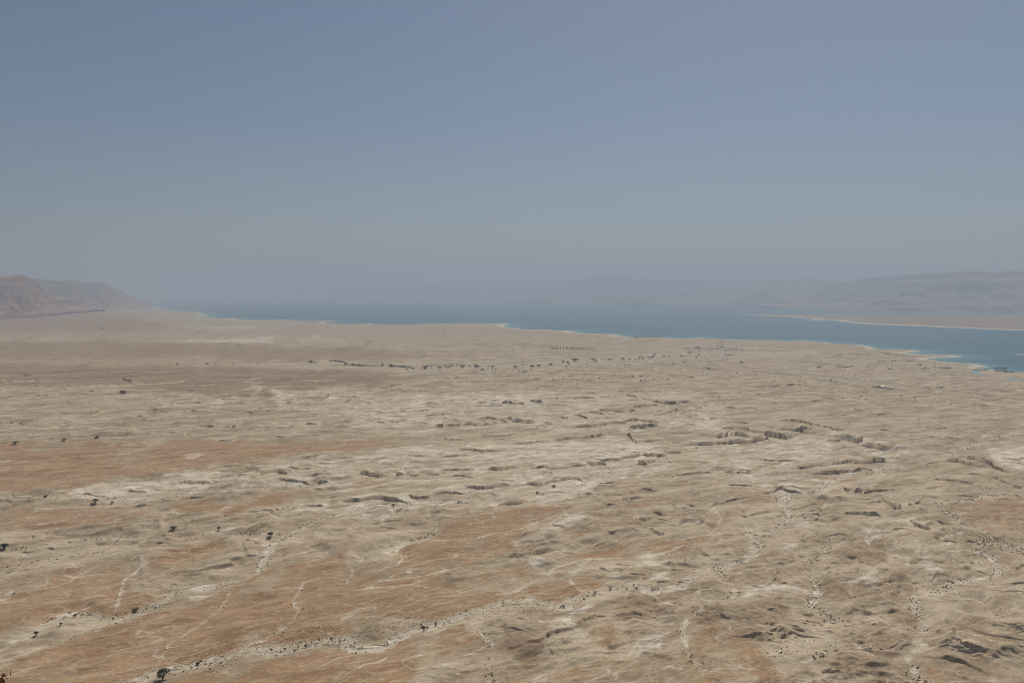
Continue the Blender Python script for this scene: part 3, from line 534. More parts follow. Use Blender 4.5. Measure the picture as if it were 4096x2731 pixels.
G_ = np.clip(WHITE*(.75+.8*streak2)+.62*PALE+.40*RILL+salt*1.6+.42*sstep(.1, .6, streak2)*(1-RED)*(V < 1700)+.3*sstep(.12, .5, blot)*(1-RED), 0, 1)
B_ = np.clip(np.maximum(GREY*.95, WASH*(.5+.5*streak2)), 0, 1)
A_ = np.clip(BROWN*(.85+.5*streak)+.30*sstep(.0, .5, -streak)+.45*sstep(.1, .5, -blot)*(1-RED)*(1-WHITE*.6), 0, 1)*(1-.8*PALE)*(1-salt)*(1-.6*sstep(1560, 1620, V)*(1-sstep(2000, 2080, V))*sstep(1300, 1700, U))
cols = np.stack([R_, G_, B_, A_], -1)

# ------------------------------------------------------------------ materials
def mat(name): 
    m = bpy.data.materials.new(name); m.use_nodes = True; return m, m.node_tree, m.node_tree.nodes['Principled BSDF']
def simple(name, col, rough=.8, var=.2, scale=2.0, metal=0.0, spec=.3):
    m, t, p = mat(name)
    tc = t.nodes.new('ShaderNodeTexCoord'); n = t.nodes.new('ShaderNodeTexNoise'); n.inputs['Scale'].default_value = scale; n.inputs['Detail'].default_value = 5
    t.links.new(tc.outputs['Object'], n.inputs['Vector'])
    mr = t.nodes.new('ShaderNodeMapRange'); mr.inputs['To Min'].default_value = 1-var; mr.inputs['To Max'].default_value = 1+var
    t.links.new(n.outputs['Fac'], mr.inputs['Value'])
    mx = t.nodes.new('ShaderNodeVectorMath'); mx.operation = 'SCALE'; mx.inputs[0].default_value = col[:3]
    t.links.new(mr.outputs[0], mx.inputs['Scale']); t.links.new(mx.outputs[0], p.inputs['Base Color'])
    p.inputs['Roughness'].default_value = rough; p.inputs['Metallic'].default_value = metal; p.inputs['Specular IOR Level'].default_value = spec
    return m
def rgb(t, c): n = t.nodes.new('ShaderNodeRGB'); n.outputs[0].default_value = (*c, 1); return n.outputs[0]
def mixc(t, fac, a, b, mode='MIX'):
    n = t.nodes.new('ShaderNodeMix'); n.data_type = 'RGBA'; n.blend_type = mode; n.clamp_factor = True
    if isinstance(fac, (int, float)): n.inputs[0].default_value = fac
    else: t.links.new(fac, n.inputs[0])
    for k, s in ((6, a), (7, b)):
        if isinstance(s, tuple): n.inputs[k].default_value = (*s, 1)
        else: t.links.new(s, n.inputs[k])
    return n.outputs[2]
def noise(t, vec, scale, det=6, rough=.6, sy=None):
    mp = t.nodes.new('ShaderNodeMapping'); t.links.new(vec, mp.inputs[0])
    mp.inputs['Scale'].default_value = (scale, (sy or scale), scale)
    n = t.nodes.new('ShaderNodeTexNoise'); n.inputs['Scale'].default_value = 1; n.inputs['Detail'].default_value = det; n.inputs['Roughness'].default_value = rough
    t.links.new(mp.outputs[0], n.inputs['Vector']); return n.outputs['Fac']
def mrange(t, v, a, b, c=0.0, d=1.0):
    n = t.nodes.new('ShaderNodeMapRange'); t.links.new(v, n.inputs['Value'])
    for k, q_ in zip(('From Min', 'From Max', 'To Min', 'To Max'), (a, b, c, d)): n.inputs[k].default_value = q_
    return n.outputs[0]
def rot_noise(t, vec, sx, sy, det, rough, kind='FBM', dist=0.0, off=0.0):
    mp = t.nodes.new('ShaderNodeMapping'); mp.vector_type = 'TEXTURE'; t.links.new(vec, mp.inputs[0])
    mp.inputs['Rotation'].default_value = (0, 0, math.radians(27)); mp.inputs['Scale'].default_value = (1/sx, 1/sy, 1/sy); mp.inputs['Location'].default_value = (off, off*.7, 0)
    n = t.nodes.new('ShaderNodeTexNoise'); n.noise_type = kind; n.inputs['Scale'].default_value = 1; n.inputs['Detail'].default_value = det; n.inputs['Roughness'].default_value = rough; n.inputs['Distortion'].default_value = dist
    t.links.new(mp.outputs[0], n.inputs['Vector']); return n.outputs['Fac']
def math_(t, op, a, b=None):
    n = t.nodes.new('ShaderNodeMath'); n.operation = op
    for k, v in ((0, a), (1, b)):
        if v is None: continue
        if isinstance(v, (int, float)): n.inputs[k].default_value = v
        else: t.links.new(v, n.inputs[k])
    return n.outputs[0]
def veins(t, f, w): return mrange(t, math_(t, 'ABSOLUTE', math_(t, 'SUBTRACT', f, .5)), 0, w, 1, 0)
def ground_material():
    m, t, p = mat('desert_ground')
    at = t.nodes.new('ShaderNodeVertexColor'); at.layer_name = 'soil'
    sep = t.nodes.new('ShaderNodeSeparateColor'); t.links.new(at.outputs['Color'], sep.inputs[0])
    geo = t.nodes.new('ShaderNodeNewGeometry'); pos = geo.outputs['Position']
    n1 = rot_noise(t, pos, .008, .024, 11, .72); n2 = noise(t, pos, .25, 7, .75); n3 = rot_noise(t, pos, .004, .02, 9, .7, off=300)
    n4 = rot_noise(t, pos, .02, .05, 10, .7, off=900)
    marl = mixc(t, mrange(t, n1, .41, .59), (.285, .216, .140), (.485, .40, .285))
    red = mixc(t, mrange(t, n4, .37, .63), (.245, .148, .080), (.375, .252, .148))
    white = mixc(t, mrange(t, n4, .38, .60), (.42, .352, .265), (.67, .595, .485))
    grey = mixc(t, mrange(t, n2, .35, .65), (.33, .28, .21), (.50, .435, .335))
    brown = mixc(t, mrange(t, n3, .40, .60), (.205, .142, .09), (.315, .232, .153))
    e = lambda o, n, k: math_(t, 'ADD', o, math_(t, 'MULTIPLY', math_(t, 'SUBTRACT', n, .5), k))
    c = mixc(t, mrange(t, e(at.outputs['Alpha'], n3, 2.4), .30, .68), marl, brown)
    c = mixc(t, mrange(t, e(sep.outputs[0], n1, 2.2), .28, .68), c, red)
    c = mixc(t, mrange(t, e(sep.outputs[1], n4, 2.2), .32, .80), c, white)
    v1 = math_(t, 'MAXIMUM', veins(t, rot_noise(t, pos, .012, .045, 4, .5, dist=.6), .016), math_(t, 'MULTIPLY', veins(t, rot_noise(t, pos, .03, .10, 3, .5, dist=.8, off=50), .03), .7))
    c = mixc(t, math_(t, 'MULTIPLY', v1, .65), c, (.50, .395, .27))
    c = mixc(t, sep.outputs[2], c, grey)
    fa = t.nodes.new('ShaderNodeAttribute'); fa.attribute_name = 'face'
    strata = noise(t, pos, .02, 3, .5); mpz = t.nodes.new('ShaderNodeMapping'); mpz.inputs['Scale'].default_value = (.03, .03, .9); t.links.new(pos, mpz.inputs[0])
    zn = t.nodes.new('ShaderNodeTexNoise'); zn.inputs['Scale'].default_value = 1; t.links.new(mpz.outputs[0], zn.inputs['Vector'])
    c = mixc(t, math_(t, 'MULTIPLY', fa.outputs['Fac'], .8), c, mixc(t, mrange(t, zn.outputs['Fac'], .35, .65), (.46, .355, .235), (.60, .48, .335)))  # whitish marl, lightened further: fill light for the shaded scarp faces painted in
    spk = mrange(t, n2, .3, .7, .80, 1.2)
    vm = t.nodes.new('ShaderNodeVectorMath'); vm.operation = 'SCALE'; t.links.new(c, vm.inputs[0]); t.links.new(spk, vm.inputs['Scale'])
    t.links.new(vm.outputs[0], p.inputs['Base Color'])
    p.inputs['Roughness'].default_value = .95; p.inputs['Specular IOR Level'].default_value = .1
    # fine relief: gullied ridges and small steps, weaker on the gravel sheets
    rg_ = rot_noise(t, pos, .014, .036, 9, .62, 'RIDGED_MULTIFRACTAL', .3)
    stepped = math_(t, 'SNAP', math_(t, 'MULTIPLY', rot_noise(t, pos, .006, .022, 7, .6, off=77), 14.0), 1.0)
    hh = math_(t, 'ADD', math_(t, 'MULTIPLY', rg_, 6.5), math_(t, 'MULTIPLY', stepped, 2.4))
    calm = math_(t, 'SUBTRACT', 1.0, math_(t, 'MULTIPLY', math_(t, 'MAXIMUM', math_(t, 'MAXIMUM', sep.outputs[0], sep.outputs[2]), fa.outputs['Fac']), .85))
    b = t.nodes.new('ShaderNodeBump'); b.inputs['Strength'].default_value = 1.0; b.inputs['Distance'].default_value = 1.0
    t.links.new(calm, b.inputs['Strength']); t.links.new(hh, b.inputs['Height']); t.links.new(b.outputs[0], p.inputs['Normal'])
    return m
MG = ground_material()
idx = np.arange(NR*NC).reshape(NR, NC)
quads = np.stack([idx[:-1, :-1], idx[:-1, 1:], idx[1:, 1:], idx[1:, :-1]], -1).reshape(-1, 4)
# leave out what lies deep under the lake
deep = (SD[:-1, :-1] < -400) & (SD[1:, 1:] < -400) & (SD[:-1, 1:] < -400) & (SD[1:, :-1] < -400)
bar = np.zeros_like(X)
for Pb in BARS:
    s = poly_sd(X[kfar:], Y[kfar:], Pb); bar[kfar:] = np.maximum(bar[kfar:], sstep(-15, 15, s)); Z[kfar:] = np.where(s > -300, np.maximum(Z[kfar:], np.clip(s*.03, -2, 1.2)), Z[kfar:])
cols[..., 1] = np.maximum(cols[..., 1], bar)
deep &= ~(bar[:-1, :-1] > 0)
quads = quads[~deep.ravel()]
V3 = np.stack([X+DX, Y+DY, Z], -1).reshape(-1, 3)
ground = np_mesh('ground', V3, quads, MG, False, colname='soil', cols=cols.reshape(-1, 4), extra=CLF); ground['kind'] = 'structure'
def zat(x, y):
    r = np.clip(np.searchsorted(rows, y)-1, 0, NR-2); fy = (y-rows[r])/(rows[r+1]-rows[r])
    ti = (np.asarray(x)/y-T[0])/(T[1]-T[0]); c_ = np.clip(np.floor(ti).astype(int), 0, NC-2); fx = ti-c_
    return (Z[r, c_]*(1-fx)+Z[r, c_+1]*fx)*(1-fy)+(Z[r+1, c_]*(1-fx)+Z[r+1, c_+1]*fx)*fy
def place(u, v):
    """a photo position to a point on the built ground"""
    z = 60.0
    for _ in range(14):
        x, y = hit(u, v, z); zz = float(zat(np.array([x]), np.array([y]))[0]); z = .5*z+.5*zz
    return x, y, float(zat(np.array([x]), np.array([y]))[0])

# ------------------------------------------------------------------ lake
def water_material(name, col, rough, spec):
    m, t, p = mat(name)
    geo = t.nodes.new('ShaderNodeNewGeometry'); pos = geo.outputs['Position']
    c = mixc(t, mrange(t, noise(t, pos, .0004, 4, .5, .0016), .35, .65), tuple(x*.9 for x in col), tuple(x*1.12 for x in col))
    t.links.new(c, p.inputs['Base Color']); p.inputs['Roughness'].default_value = rough; p.inputs['Specular IOR Level'].default_value = spec
    b = t.nodes.new('ShaderNodeBump'); b.inputs['Strength'].default_value = .5; b.inputs['Distance'].default_value = .6
    t.links.new(noise(t, pos, .08, 5, .6), b.inputs['Height']); t.links.new(b.outputs[0], p.inputs['Normal'])
    return m
MW = water_material('lake_water', (.022, .105, .150), .5, .10)
lake = np_mesh('water', [(-69000, 3000, 0), (69000, 2000, 0), (69000, 69000, 0), (-69000, 69000, 0)], [(0, 1, 2, 3)], MW); lake['kind'] = 'structure'

# paler shallows along the near shore, a sheet just above the deep water
ks = slice(kfar, NR)
SX, SY, SS = X[ks][::2, ::2], Y[ks][::2, ::2], SD[ks][::2, ::2]
lim = 90+SY*.035
shal = np.clip(1+SS/lim*(1+.5*fbm(SX/700, SY/900, 3, 55)), 0, 1)**1.5
idq = np.arange(SX.size).reshape(SX.shape); qq = np.stack([idq[:-1, :-1], idq[:-1, 1:], idq[1:, 1:], idq[1:, :-1]], -1)
keep = (SS[:-1, :-1] > -lim[:-1, :-1]*2.2) & (SS[:-1, :-1] < 120)
m, t, p = mat('shallow_water'); at = t.nodes.new('ShaderNodeVertexColor'); at.layer_name = 'soil'; sp = t.nodes.new('ShaderNodeSeparateColor'); t.links.new(at.outputs['Color'], sp.inputs[0])
t.links.new(mixc(t, sp.outputs[0], (.022, .105, .150), (.075, .205, .225)), p.inputs['Base Color']); p.inputs['Roughness'].default_value = .5; p.inputs['Specular IOR Level'].default_value = .10
shw = np_mesh('shallow_water', np.stack([SX, SY, SX*0+.25], -1).reshape(-1, 3), qq[keep], m, False, colname='soil', cols=np.stack([shal, shal, shal, shal], -1).reshape(-1, 4)); shw['kind'] = 'structure'

# ------------------------------------------------------------------ hills and far mountains
def rock_material(name, lo, hi, band, bs, zs=.012):
    m, t, p = mat(name)
    geo = t.nodes.new('ShaderNodeNewGeometry'); pos = geo.outputs['Position']
    sx = t.nodes.new('ShaderNodeSeparateXYZ'); t.links.new(pos, sx.inputs[0])
    mp = t.nodes.new('ShaderNodeMapping'); t.links.new(pos, mp.inputs[0]); mp.inputs['Scale'].default_value = (.0002, .0002, zs)
    n = t.nodes.new('ShaderNodeTexNoise'); n.inputs['Scale'].default_value = 1; n.inputs['Detail'].default_value = 5; t.links.new(mp.outputs[0], n.inputs['Vector'])
    c = mixc(t, mrange(t, noise(t, pos, .002, 7, .65), .35, .65), lo, hi)
    at = t.nodes.new('ShaderNodeVertexColor'); at.layer_name = 'soil'; sp = t.nodes.new('ShaderNodeSeparateColor'); t.links.new(at.outputs['Color'], sp.inputs[0])
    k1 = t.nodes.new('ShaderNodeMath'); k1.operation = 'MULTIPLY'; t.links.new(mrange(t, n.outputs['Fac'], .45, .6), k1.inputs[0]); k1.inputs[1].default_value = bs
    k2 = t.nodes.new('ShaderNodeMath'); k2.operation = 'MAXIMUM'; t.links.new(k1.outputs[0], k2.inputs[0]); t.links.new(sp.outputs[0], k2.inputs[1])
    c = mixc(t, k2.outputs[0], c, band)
    c = mixc(t, sp.outputs[1], c, (.48, .40, .32))
    t.links.new(c, p.inputs['Base Color']); p.inputs['Roughness'].default_value = .95; p.inputs['Specular IOR Level'].default_value = .1
    return m
def escarpment(name, sky_px, base_px, depth, mt, gul=1.0, n=(420, 150), wl=700., cliff=.55, seed=0, foot=None, back=3000):
    """sky_px: skyline; base_px: (u, base distance, base height). A slope with talus below, cliffs above and a plateau behind."""
    us = np.linspace(sky_px[0][0], sky_px[-1][0], n[0])
    sv = np.interp(us, [a for a, b in sky_px], [b for a, b in sky_px])
    yb = np.interp(us, [b[0] for b in base_px], [b[1] for b in base_px]); zb = np.interp(us, [b[0] for b in base_px], [b[2] for b in base_px])
    yc = yb+depth
    t_ = (us-2048)/F/(ct)  # close to x/y
    zc = H-(sv-HOR)/F*yc
    s = np.concatenate([np.linspace(-.04, 1.0, n[1]), 1+np.linspace(.02, back/depth, 20)])
    S, TT = np.meshgrid(s, t_, indexing='ij')
    Yb = np.repeat(yb[None], len(s), 0); Zb = np.repeat(zb[None], len(s), 0); Zc = np.repeat(zc[None], len(s), 0)
    yy = Yb+S*depth; xx = yy*TT
    nx = xx/wl
    wob = fbm(xx/wl/1.7, yy/wl/1.7, 4, 71+seed)
    s2 = S+.16*wob*(S > 0)*(S < 1.0)*np.sin(np.clip(S, 0, 1)*np.pi)*gul
    s2 = np.clip(s2, -.04, None)
    prof = np.interp(s2, [-.04, 0, .25, .5, .62, .66, .78, .82, .94, .97, 1.0, 1.1, 50], [-.15, 0, .10, .28, .42, .56, .64, .80, .86, .975, .985, 1.0, .93])
    rid = ridged(xx/wl, yy/wl*.6, 5, 72+seed, .55)
    gull = np.clip(1-rid, 0, 1)
    hgt = np.maximum(Zc-Zb, 0)
    amp = np.sin(np.clip(S, 0, 1)*np.pi)**.8
    zz = Zb+hgt*(prof-gull*.26*gul*amp*(prof > 0))
    zz = np.where(S > 1.0, np.minimum(zz, Zc+ (S-1)*0), zz)
    zz += np.where(S >= 0, fbm(xx/wl*3, yy/wl*3, 4, 73+seed)*hgt*.03*amp, 0)
    if foot is not None:
        zz = zz+foot*np.exp(-((S-.12)/.10)**2)*np.clip(ridged(xx/(wl*1.6), yy/(wl*3), 3, 75+seed)-.25, 0, 1)*(S > 0)
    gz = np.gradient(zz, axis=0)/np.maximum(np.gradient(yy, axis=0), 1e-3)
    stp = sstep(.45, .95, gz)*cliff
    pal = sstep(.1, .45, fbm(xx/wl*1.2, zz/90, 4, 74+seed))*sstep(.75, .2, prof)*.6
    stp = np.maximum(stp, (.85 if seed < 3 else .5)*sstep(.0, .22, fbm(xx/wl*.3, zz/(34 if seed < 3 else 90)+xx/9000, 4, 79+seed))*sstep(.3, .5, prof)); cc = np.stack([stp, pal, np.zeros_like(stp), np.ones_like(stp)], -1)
    id_ = np.arange(xx.size).reshape(xx.shape)
    q_ = np.stack([id_[:-1, :-1], id_[:-1, 1:], id_[1:, 1:], id_[1:, :-1]], -1).reshape(-1, 4)
    o = np_mesh(name, np.stack([xx, yy, zz], -1).reshape(-1, 3), q_, mt, False, colname='soil', cols=cc.reshape(-1, 4)); o['kind'] = 'structure'
    return o
MH = rock_material('escarpment_rock', (.25, .135, .095), (.36, .22, .15), (.10, .06, .048), .55)
MM = rock_material('far_mountain_rock', (.24, .17, .13), (.34, .26, .20), (.14, .10, .085), .5)
escarpment('hills', [(120, 1111), (148, 1111), (190, 1117), (244, 1120), (305, 1119), (335, 1127), (418, 1128), (440, 1138), (470, 1152), (518, 1178), (562, 1199), (600, 1209), (618, 1224), (630, 1232)],
           [(120, 18500, 110), (300, 19500, 100), (400, 20500, 95), (500, 22500, 80), (600, 25000, 20), (630, 25500, -5)], 2600, MH, wl=700., gul=1.6, n=(420, 170), seed=1)
escarpment('hills', [(-900, 1085), (-500, 1092), (-200, 1104), (0, 1101), (44, 1101), (75, 1099), (102, 1098), (118, 1104), (131, 1112), (165, 1137), (200, 1165), (260, 1192), (348, 1199), (361, 1212), (380, 1224), (405, 1236), (430, 1243)],
           [(-900, 8500, 150), (0, 10500, 150), (150, 12000, 140), (300, 15000, 125), (430, 17500, 95)], 2300, MH, wl=520., gul=1.7, n=(640, 220), seed=2, foot=120)
escarpment('mountains', [(3200, 1190), (3300, 1150), (3399, 1122), (3464, 1107), (3594, 1103), (3682, 1090), (3769, 1087), (3864, 1079), (3965, 1084), (4030, 1078), (4096, 1080), (4400, 1075), (4800, 1082), (5300, 1080)],
           [(3200, 22000, 0), (3500, 20800, 0), (3800, 18200, 0), (4096, 16500, 0), (5300, 13000, 0)], 7000, MM, wl=1700., gul=1.4, n=(420, 130), seed=3, foot=520, back=6000)
escarpment('mountains', [(900, 1180), (1200, 1168), (1500, 1150), (1700, 1139), (1900, 1130), (2048, 1124), (2266, 1117), (2418, 1108), (2614, 1112), (2788, 1120), (2919, 1128), (3000, 1121), (3072, 1118), (3250, 1110), (3290, 1120), (3399, 1130), (3700, 1120), (4100, 1120)],
           [(900, 50000, 0), (1500, 43000, 0), (2048, 36500, 0), (2500, 30000, 0), (2960, 26500, 0), (3200, 22600, 0), (3500, 21300, 0), (4100, 17500, 0)], 11000, MM, wl=3000., n=(520, 130), seed=4, foot=750, back=5000)
# peninsula across the water, a low slab of pale marl
PEN = np.array([hit(u, v, 0) for u, v in [(2954, 1257), (3072, 1264), (3160, 1267), (3215, 1272), (3270, 1274), (3215, 1279.5), (3330, 1281), (3390, 1290), (3500, 1298), (3700, 1306), (4096, 1323), (4700, 1352), (5600, 1390), (5900, 1275), (4700, 1268), (4096, 1261), (3800, 1260), (3507, 1259), (3300, 1258), (3072, 1256.5)]])
px0, px1 = PEN[:, 0].min()-50, PEN[:, 0].max()+50; py0, py1 = PEN[:, 1].min()-50, PEN[:, 1].max()+50
gx, gy_ = np.meshgrid(np.linspace(px0, px1, 420), np.linspace(py0, py1, 420))
sdp = poly_sd(gx, gy_, PEN)+60*fbm(gx/400, gy_/400, 3, 81)
gz = np.where(sdp > 0, 4+14*sstep(0, 500, sdp)+14*sstep(500, 1400, sdp)+3*fbm(gx/300, gy_/300, 4, 82), sdp*.05); gz = np.where((sdp > 0) & (sdp < 30), sdp*.13, gz)
gz = np.maximum(gz, -6)
id_ = np.arange(gx.size).reshape(gx.shape); q_ = np.stack([id_[:-1, :-1], id_[:-1, 1:], id_[1:, 1:], id_[1:, :-1]], -1)
q_ = q_[(sdp[:-1, :-1] > -150)]
sa_ = 1-sstep(40, 260, sdp); cc = np.stack([.15*np.ones_like(gx), np.clip(sa_+.35*sstep(.1, .5, fbm(gx/900, gy_/250, 4, 83)), 0, 1), np.zeros_like(gx), np.clip(.7*(1-sa_)+.5*fbm(gx/700, gy_/200, 4, 84), 0, 1)], -1)
pen = np_mesh('peninsula', np.stack([gx, gy_, gz], -1).reshape(-1, 3), q_, MG, False, colname='soil', cols=cc.reshape(-1, 4)); pen['kind'] = 'structure'
# far shore: a narrow pale beach under the mountains is part of them (foot of the slope)

# ------------------------------------------------------------------ roads and the airstrip
M_ASPH = simple('worn_asphalt', (.17, .155, .14), .9, .15, .02); M_DIRT = simple('dirt_track', (.50, .43, .34), .95, .15, .05); M_RUN = simple('old_runway', (.235, .21, .18), .9, .12, .01)
M_DARKT = simple('graded_bank', (.13, .105, .085), .95, .15, .05)
def strip(name, c, pts, wd, mt, lift=.35, n=14):
    P = px(c, pts); W = smooth_line(np.array([place(u, v)[:2] for u, v in P]), n)
    d = np.gradient(W, axis=0); d /= np.maximum(np.hypot(d[:, 0], d[:, 1]), 1e-6)[:, None]; nrm = np.stack([-d[:, 1], d[:, 0]], 1)
    ks = np.linspace(-.5, .5, 5); vs = []
    for k in ks:
        q_ = W+nrm*wd*k; z = zat(q_[:, 0], q_[:, 1]); vs.append(np.column_stack([q_, z]))
    vs = np.array(vs); vs[..., 2] = np.maximum(vs[..., 2], vs[..., 2].mean(0)[None]-.1)+lift
    n_ = len(W); id_ = np.arange(5*n_).reshape(5, n_)
    q_ = np.stack([id_[:-1, :-1], id_[:-1, 1:], id_[1:, 1:], id_[1:, :-1]], -1).reshape(-1, 4)[:, ::-1]
    o = np_mesh(name, vs.reshape(-1, 3), q_, mt); o['kind'] = 'structure'; return o
strip('road', 'R3', [(1000, 905), (1150, 915), (1400, 945), (1700, 965), (2000, 985), (2352, 1008)], 9, M_ASPH)
strip('road', 'R4', [(0, 1012), (200, 1030), (450, 1072), (620, 1100), (800, 1128), (1000, 1150), (1300, 1175), (1700, 1215), (2352, 1290)], 9, M_ASPH)
strip('road', 'R3', [(1350, 820), (1600, 825), (1800, 838), (2000, 850), (2352, 880)], 10, M_ASPH)
strip('road', 'R4', [(0, 890), (300, 905), (540, 935)], 8, M_ASPH)
strip('runway', 'R4', [(60, 1005), (300, 1018), (640, 1058), (1000, 1092), (1180, 1108)], 38, M_RUN)
strip('dirt_track', 'R4', [(700, 1050), (725, 990), (760, 910)], 5, M_DIRT)
strip('dirt_track', 'R3', [(730, 722), (780, 705), (835, 690)], 8, M_DIRT)
strip('dirt_track', 'R4', [(1500, 1195), (1900, 1165), (2200, 1160)], 6, M_DIRT)
strip('dirt_track', 'R2', [(1740, 1035), (1800, 1060), (1820, 1090), (1860, 1120)], 6, M_DIRT)
strip('embankment', 'R4', [(1180, 1118), (1400, 1140), (1700, 1180), (2000, 1222), (2352, 1268)], 7, M_DARKT)
strip('embankment', 'R4', [(180, 790), (330, 775), (420, 768), (580, 765)], 9, M_DARKT)
strip('embankment', 'R4', [(1430, 965), (1520, 985), (1640, 995), (1740, 1008)], 8, M_DARKT)
strip('embankment', 'R3', [(1080, 712), (1160, 700), (1230, 695)], 10, M_DARKT)
strip('embankment', 'R3', [(1200, 725), (1300, 712), (1400, 700)], 10, M_DARKT)
for pts in ([(1905, 715), (1935, 728), (1895, 742), (1935, 752), (1890, 768), (1930, 776)], [(105, 722), (85, 732)]):
    strip('gully', 'R3' if pts[0][0] > 1000 else 'R4', pts, 14, M_DARKT)
strip('gully', 'R4', [(1030, 828), (1100, 836), (1170, 845), (1260, 860), (1360, 868)], 26, M_DARKT)
strip('gully', 'R4', [(1220, 882), (1290, 890), (1360, 900)], 22, M_DARKT); strip('gully', 'R4', [(500, 842), (620, 846), (760, 838), (950, 843)], 20, M_DARKT)

# ------------------------------------------------------------------ canal ponds by the pumping station
MP = water_material('canal_water', (.12, .30, .31), .35, .3)
for c, pts in PONDS:
    P = px(c, pts); z = POND_Z[PONDS.index((c, pts))]
    vs = [(*hit(u, v, z-.6), z-.6) for u, v in P]
    me = bpy.data.meshes.new('canal'); me.from_pydata(vs, [], [list(range(len(vs)))]); me.materials.append(MP)
    o = bpy.data.objects.new('canal', me); C.objects.link(o); o['kind'] = 'structure'

# ------------------------------------------------------------------ plants
def leaf_mat(name, a, b):
    m, t, p = mat(name)
    oi = t.nodes.new('ShaderNodeObjectInfo'); geo = t.nodes.new('ShaderNodeNewGeometry')
    c = mixc(t, noise(t, geo.outputs['Position'], .8, 3), a, b); t.links.new(c, p.inputs['Base Color'])
    p.inputs['Roughness'].default_value = .8; p.inputs['Specular IOR Level'].default_value = .15; return m
M_LEAF = leaf_mat('acacia_leaf', (.028, .034, .018), (.065, .072, .038)); M_SHR = leaf_mat('shrub_twigs', (.07, .066, .042), (.14, .13, .082)); M_DRY = leaf_mat('dry_twigs', (.05, .015, .008), (.10, .035, .018))
M_BARK = simple('bark', (.09, .07, .05), .9, .3, 3); M_PALM = leaf_mat('palm_leaf', (.04, .055, .03), (.08, .10, .055))
def tube(pts, rad, sides=5):
    vs = []; fs = []
    pts = [Vector(p) for p in pts]
    for i, (p, r) in enumerate(zip(pts, rad)):
        d = (pts[min(i+1, len(pts)-1)]-pts[max(i-1, 0)]).normalized(); a = d.orthogonal().normalized(); b = d.cross(a)
        for k in range(sides):
            t_ = 2*math.pi*k/sides; vs.append(tuple(p+a*math.cos(t_)*r+b*math.sin(t_)*r))
    for i in range(len(pts)-1):
        for k in range(sides): fs.append((i*sides+k, i*sides+(k+1) % sides, (i+1)*sides+(k+1) % sides, (i+1)*sides+k))
    return vs, fs
def join(parts):
    V_, F_ = [], []
    for v, f in parts:
        o = len(V_); V_ += list(v); F_ += [tuple(i+o for i in x) for x in f]
    return V_, F_
def mesh_of(name, vf, mt, parent=None, link=True):
    me = bpy.data.meshes.new(name); me.from_pydata(vf[0], [], vf[1]); me.materials.append(mt); me.update()
    o = bpy.data.objects.new(name, me)
    if link: C.objects.link(o)
    if parent: o.parent = parent
    return o
def leaves(n, centres, r, size, flat=.55, rs=rng):
    """n leaf-clump triangles round the clump centres"""
    vs = []; fs = []
    for i in range(n):
        c_ = centres[rs.integers(len(centres))]; d = rs.normal(size=3); d /= np.linalg.norm(d)
        p = np.array(c_[:3])+d*np.array([1, 1, flat])*r*c_[3]*rs.uniform(.55, 1.0)
        a = rs.normal(size=3); a /= np.linalg.norm(a); b = np.cross(a, d); b /= max(np.linalg.norm(b), 1e-3); s_ = size*rs.uniform(.6, 1.3)
        k = len(vs); vs += [tuple(p+a*s_), tuple(p-a*s_*.5+b*s_*.8), tuple(p-a*s_*.5-b*s_*.8)]; fs.append((k, k+1, k+2))
    return vs, fs
def acacia_proto(seed, n=430):
    """unit tree: about 1 wide and 1 high, base at the origin"""
    rs = np.random.default_rng(seed)
    trunk = []; cents = []
    for k in range(5):
        a = 2*math.pi*k/5+rs.uniform(-.4, .4); r = rs.uniform(.18, .34)
        tip = (math.cos(a)*r, math.sin(a)*r, rs.uniform(.52, .72))
        trunk.append(tube([(0, 0, 0), (tip[0]*.3, tip[1]*.3, .3), tip], [.035, .025, .012]))
        cents.append((tip[0], tip[1], tip[2]+.04, rs.uniform(.7, 1.1)))
        a += .6; r *= .55; cents.append((math.cos(a)*r, math.sin(a)*r, rs.uniform(.62, .84), rs.uniform(.6, 1.0)))
    cents.append((0, 0, .74, 1.0)); cents.append((rs.uniform(-.3, .3), rs.uniform(-.3, .3), .42, .7))
    return join(trunk), leaves(n, cents, .25, .062, .6, rs)
PROT = [acacia_proto(s) for s in (1, 2, 3, 4)]
pmesh = []
for tr, cr in PROT:
    a = bpy.data.meshes.new('trunk'); a.from_pydata(tr[0], [], tr[1]); a.materials.append(M_BARK)
    b = bpy.data.meshes.new('crown'); b.from_pydata(cr[0], [], cr[1]); b.materials.append(M_LEAF); pmesh.append((a, b))
def tree(u, v, wpx, hpx, label, group=None, name='acacia_tree', k=None):
    x, y, z = place(u, v); D = math.hypot(x, y); wd = wpx*D/F; ht = max(hpx*D/F*1.05, wd*.35)
    e = bpy.data.objects.new(name, None); C.objects.link(e); e.location = (x, y, z-.15); e.rotation_euler = (0, 0, random.uniform(0, 6.28)); e.scale = (wd, wd, ht)
    e.empty_display_size = .1
    tag(e, label, 'tree', group)
    a, b = pmesh[random.randrange(4) if k is None else k]
    for nm, me in (('trunk', a), ('crown', b)):
        o = bpy.data.objects.new(nm, me); C.objects.link(o); o.parent = e
    return e
def trees(c, lst, label, group=None):
    s = CR[c][2]
    for x, y, w_, h_ in lst:
        u, v = px(c, [(x, y)])[0]; tree(u, v, w_*s, h_*s, label, group)
